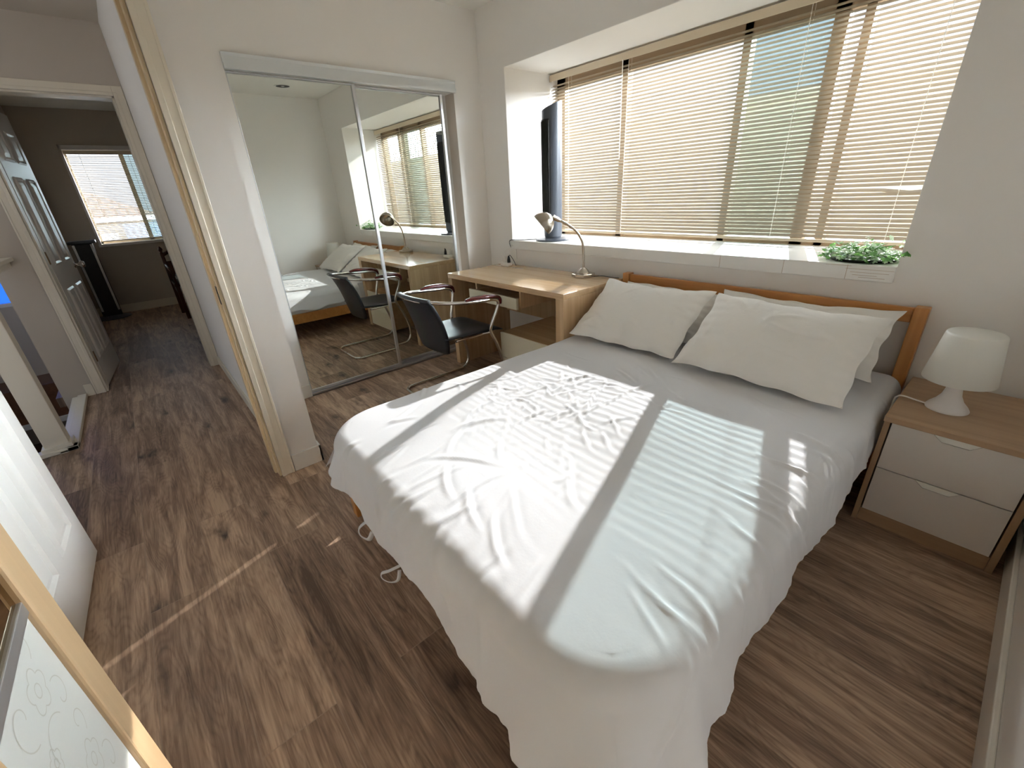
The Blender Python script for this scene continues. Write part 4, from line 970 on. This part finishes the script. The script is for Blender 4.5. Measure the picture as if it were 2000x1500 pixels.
for i in range(5):
    q = Matrix.Translation((2.862+0.008*i, -0.034, ZS+0.046)) @ Matrix.Rotation(-1.0-0.3*i, 4, 'Y')
    vs_ = [q @ Vector(p) for p in ((0, 0, 0), (0.008, 0.003, 0.006), (0.024, 0.001, 0), (0.008, -0.003, -0.005))]; sp.add(vs_, [(0, 1, 2, 3)])
sp.build('leaf_tip', M['leaf'], pl)

# ------------------------------------------------------------------ recessed ceiling light, seen in the mirror
dl = thing('ceiling_downlight', 'round recessed ceiling light, unlit, over the nightstand corner', 'ceiling light', (2.91, -0.58, HC))
MB().lathe([(0.074, -0.001), (0.090, -0.001), (0.090, -0.004), (0.080, -0.006), (0.075, -0.005), (0.074, -0.001)], (2.91, -0.58, HC), 36, cap=False).build('trim_ring', M['white_trim'], dl, auto=40)
MB().lathe([(0.0, -0.0015), (0.075, -0.0015), (0.075, -0.003), (0, -0.003)], (2.91, -0.58, HC), 36).build('recess_shade', M['fan_dark'], dl)  # black disc: the shade inside the recess put into its colour
MB().lathe([(0.0, -0.003), (0.020, -0.003), (0.016, -0.006), (0, -0.008)], (2.91, -0.58, HC), 24).build('bulb', M['alu'], dl)

# ------------------------------------------------------------------ wardrobe close by on the left
WY = -2.77                                   # its front plane
wr = thing('wardrobe', 'birch-framed wardrobe with floral white panel and bronze mirror, front left corner', 'wardrobe', (2.85, -3.1, 0))
MB().box(2.262, 3.44, YB+0.02, WY-0.024, 0.0, 0.06).box(2.262, 2.282, YB+0.02, WY-0.024, 0.06, 2.1).box(3.42, 3.44, YB+0.02, WY-0.024, 0.06, 2.1).box(2.262, 3.44, YB+0.02, WY-0.024, 2.08, 2.1).box(2.262, 3.44, YB+0.02, YB+0.03, 0.06, 2.1).build('carcass', M['stile'], wr)
def wdoor(x0, x1):
    t = 0.024
    fr_ = MB().box(x0, x0+0.085, WY-t, WY, 0.06, 2.1, 0.005).box(x1-0.085, x1, WY-t, WY, 0.06, 2.1, 0.005).box(x0+0.085, x1-0.085, WY-t, WY, 0.06, 0.14, 0.005).box(x0+0.085, x1-0.085, WY-t, WY, 2.02, 2.1, 0.005)
    d_ = fr_.build('door', M['stile'], wr)
    MB().box(x0+0.083, x1-0.083, WY-0.018, WY-0.010, 0.138, 0.765).build('floral_panel', M['panel'], d_)
    MB().box(x0+0.083, x1-0.083, WY-0.019, WY-0.005, 0.765, 0.79, 0.002).build('divider_strip', M['alu'], d_)
    MB().box(x0+0.083, x1-0.083, WY-0.018, WY-0.011, 0.79, 2.022).build('mirror_panel', M['dark_mirror'], d_)
    # faint scrolls and blossoms on the panel
    mo = MB(); cx = (x0+x1)/2; y = WY-0.0097
    def ribbon(pts, wd_=0.0011):
        P_ = [Vector((p[0], y, p[1])) for p in pts]; A = []; B = []
        for i, p in enumerate(P_):
            d = (P_[min(i+1, len(P_)-1)]-P_[max(i-1, 0)]).normalized(); nn = Vector((d.z, 0, -d.x)); A.append(p+nn*wd_); B.append(p-nn*wd_)
        k = len(A); mo.add(A+B, [(i, i+1, k+i+1, k+i) for i in range(k-1)])
    def spiral(cx_, cz_, r0, r1, a0, a1, n=26):
        ribbon([(cx_+(r0+(r1-r0)*i/n)*math.cos(a0+(a1-a0)*i/n), cz_+(r0+(r1-r0)*i/n)*math.sin(a0+(a1-a0)*i/n)) for i in range(n+1)])
    def flower(cx_, cz_, r):
        ribbon([(cx_+r*(0.72+0.28*abs(math.sin(2.5*a)))*math.cos(a), cz_+r*(0.72+0.28*abs(math.sin(2.5*a)))*math.sin(a)) for a in [i*6.2832/50 for i in range(51)]])
        ribbon([(cx_+r*0.3*math.cos(a), cz_+r*0.3*math.sin(a)) for a in [i*6.2832/20 for i in range(21)]])
    for zz in (0.30, 0.52, 0.70):
        flower(cx-0.03, zz, 0.036); flower(cx+0.045, zz-0.07, 0.022)
        spiral(cx+0.04, zz+0.02, 0.045, 0.008, -1.5, 3.6); spiral(cx-0.07, zz-0.06, 0.035, 0.006, 1.5, 6.4); spiral(cx+0.01, zz-0.08, 0.03, 0.05, 0, 2.8); spiral(cx-0.06, zz+0.06, 0.03, 0.006, 4.5, -0.5)
    mo.build('floral_motif', M['motif'], d_)
wdoor(2.262, 2.262+0.43); wdoor(2.694, 2.694+0.37); wdoor(3.066, 3.066+0.37)

# ------------------------------------------------------------------ outdoors
nb = thing('neighbour_house', 'cream stucco neighbouring house wall seen bright through the big blind', 'house', (2, 6.4, -2.8))
MB().box(-9, 14, 6.2, 10, -2.8, 2.45).build('wall', M['stucco'], nb)
MB().box(-9.05, 14.05, 6.13, 10.05, 2.45, 2.55).build('parapet', M['stucco'], nb)
hb = thing('tiled_house', 'beige house with a tiled roof seen through the far-room window', 'house', (-18, -5, -2.8))
MB().box(-21, -15.7, -8.8, -1.7, -2.8, 1.2).build('wall', M['stucco2'], hb)
MB().box(-15.7, -15.65, -3.05, -2.65, -0.4, 0.75).build('window', M['wframe'], hb)
MB().add([(-15.5, -9, 1.2), (-15.5, -1.4, 1.2), (-18.9, -4.6, 2.75), (-18.9, -9, 2.75), (-22, -9, 1.2), (-22, -1.4, 1.2)], [(0, 1, 2, 3), (1, 5, 2), (2, 5, 4, 3), (0, 4, 5, 1), (0, 3, 4)]).build('roof', M['tile'], hb)
MB().box(-15.5, -15.42, -9, -1.4, 1.06, 1.2).build('gutter', M['wframe'], hb)
MB().box(-14.9, -14.6, -2.45, -1.0, -2.8, 1.0).build('side_wing', M['blue_wall'], hb)
struct(MB().box(-40, 30, -30, 40, -2.95, -2.8).build('ground', M['concrete']), 'pale ground outside', 'ground')
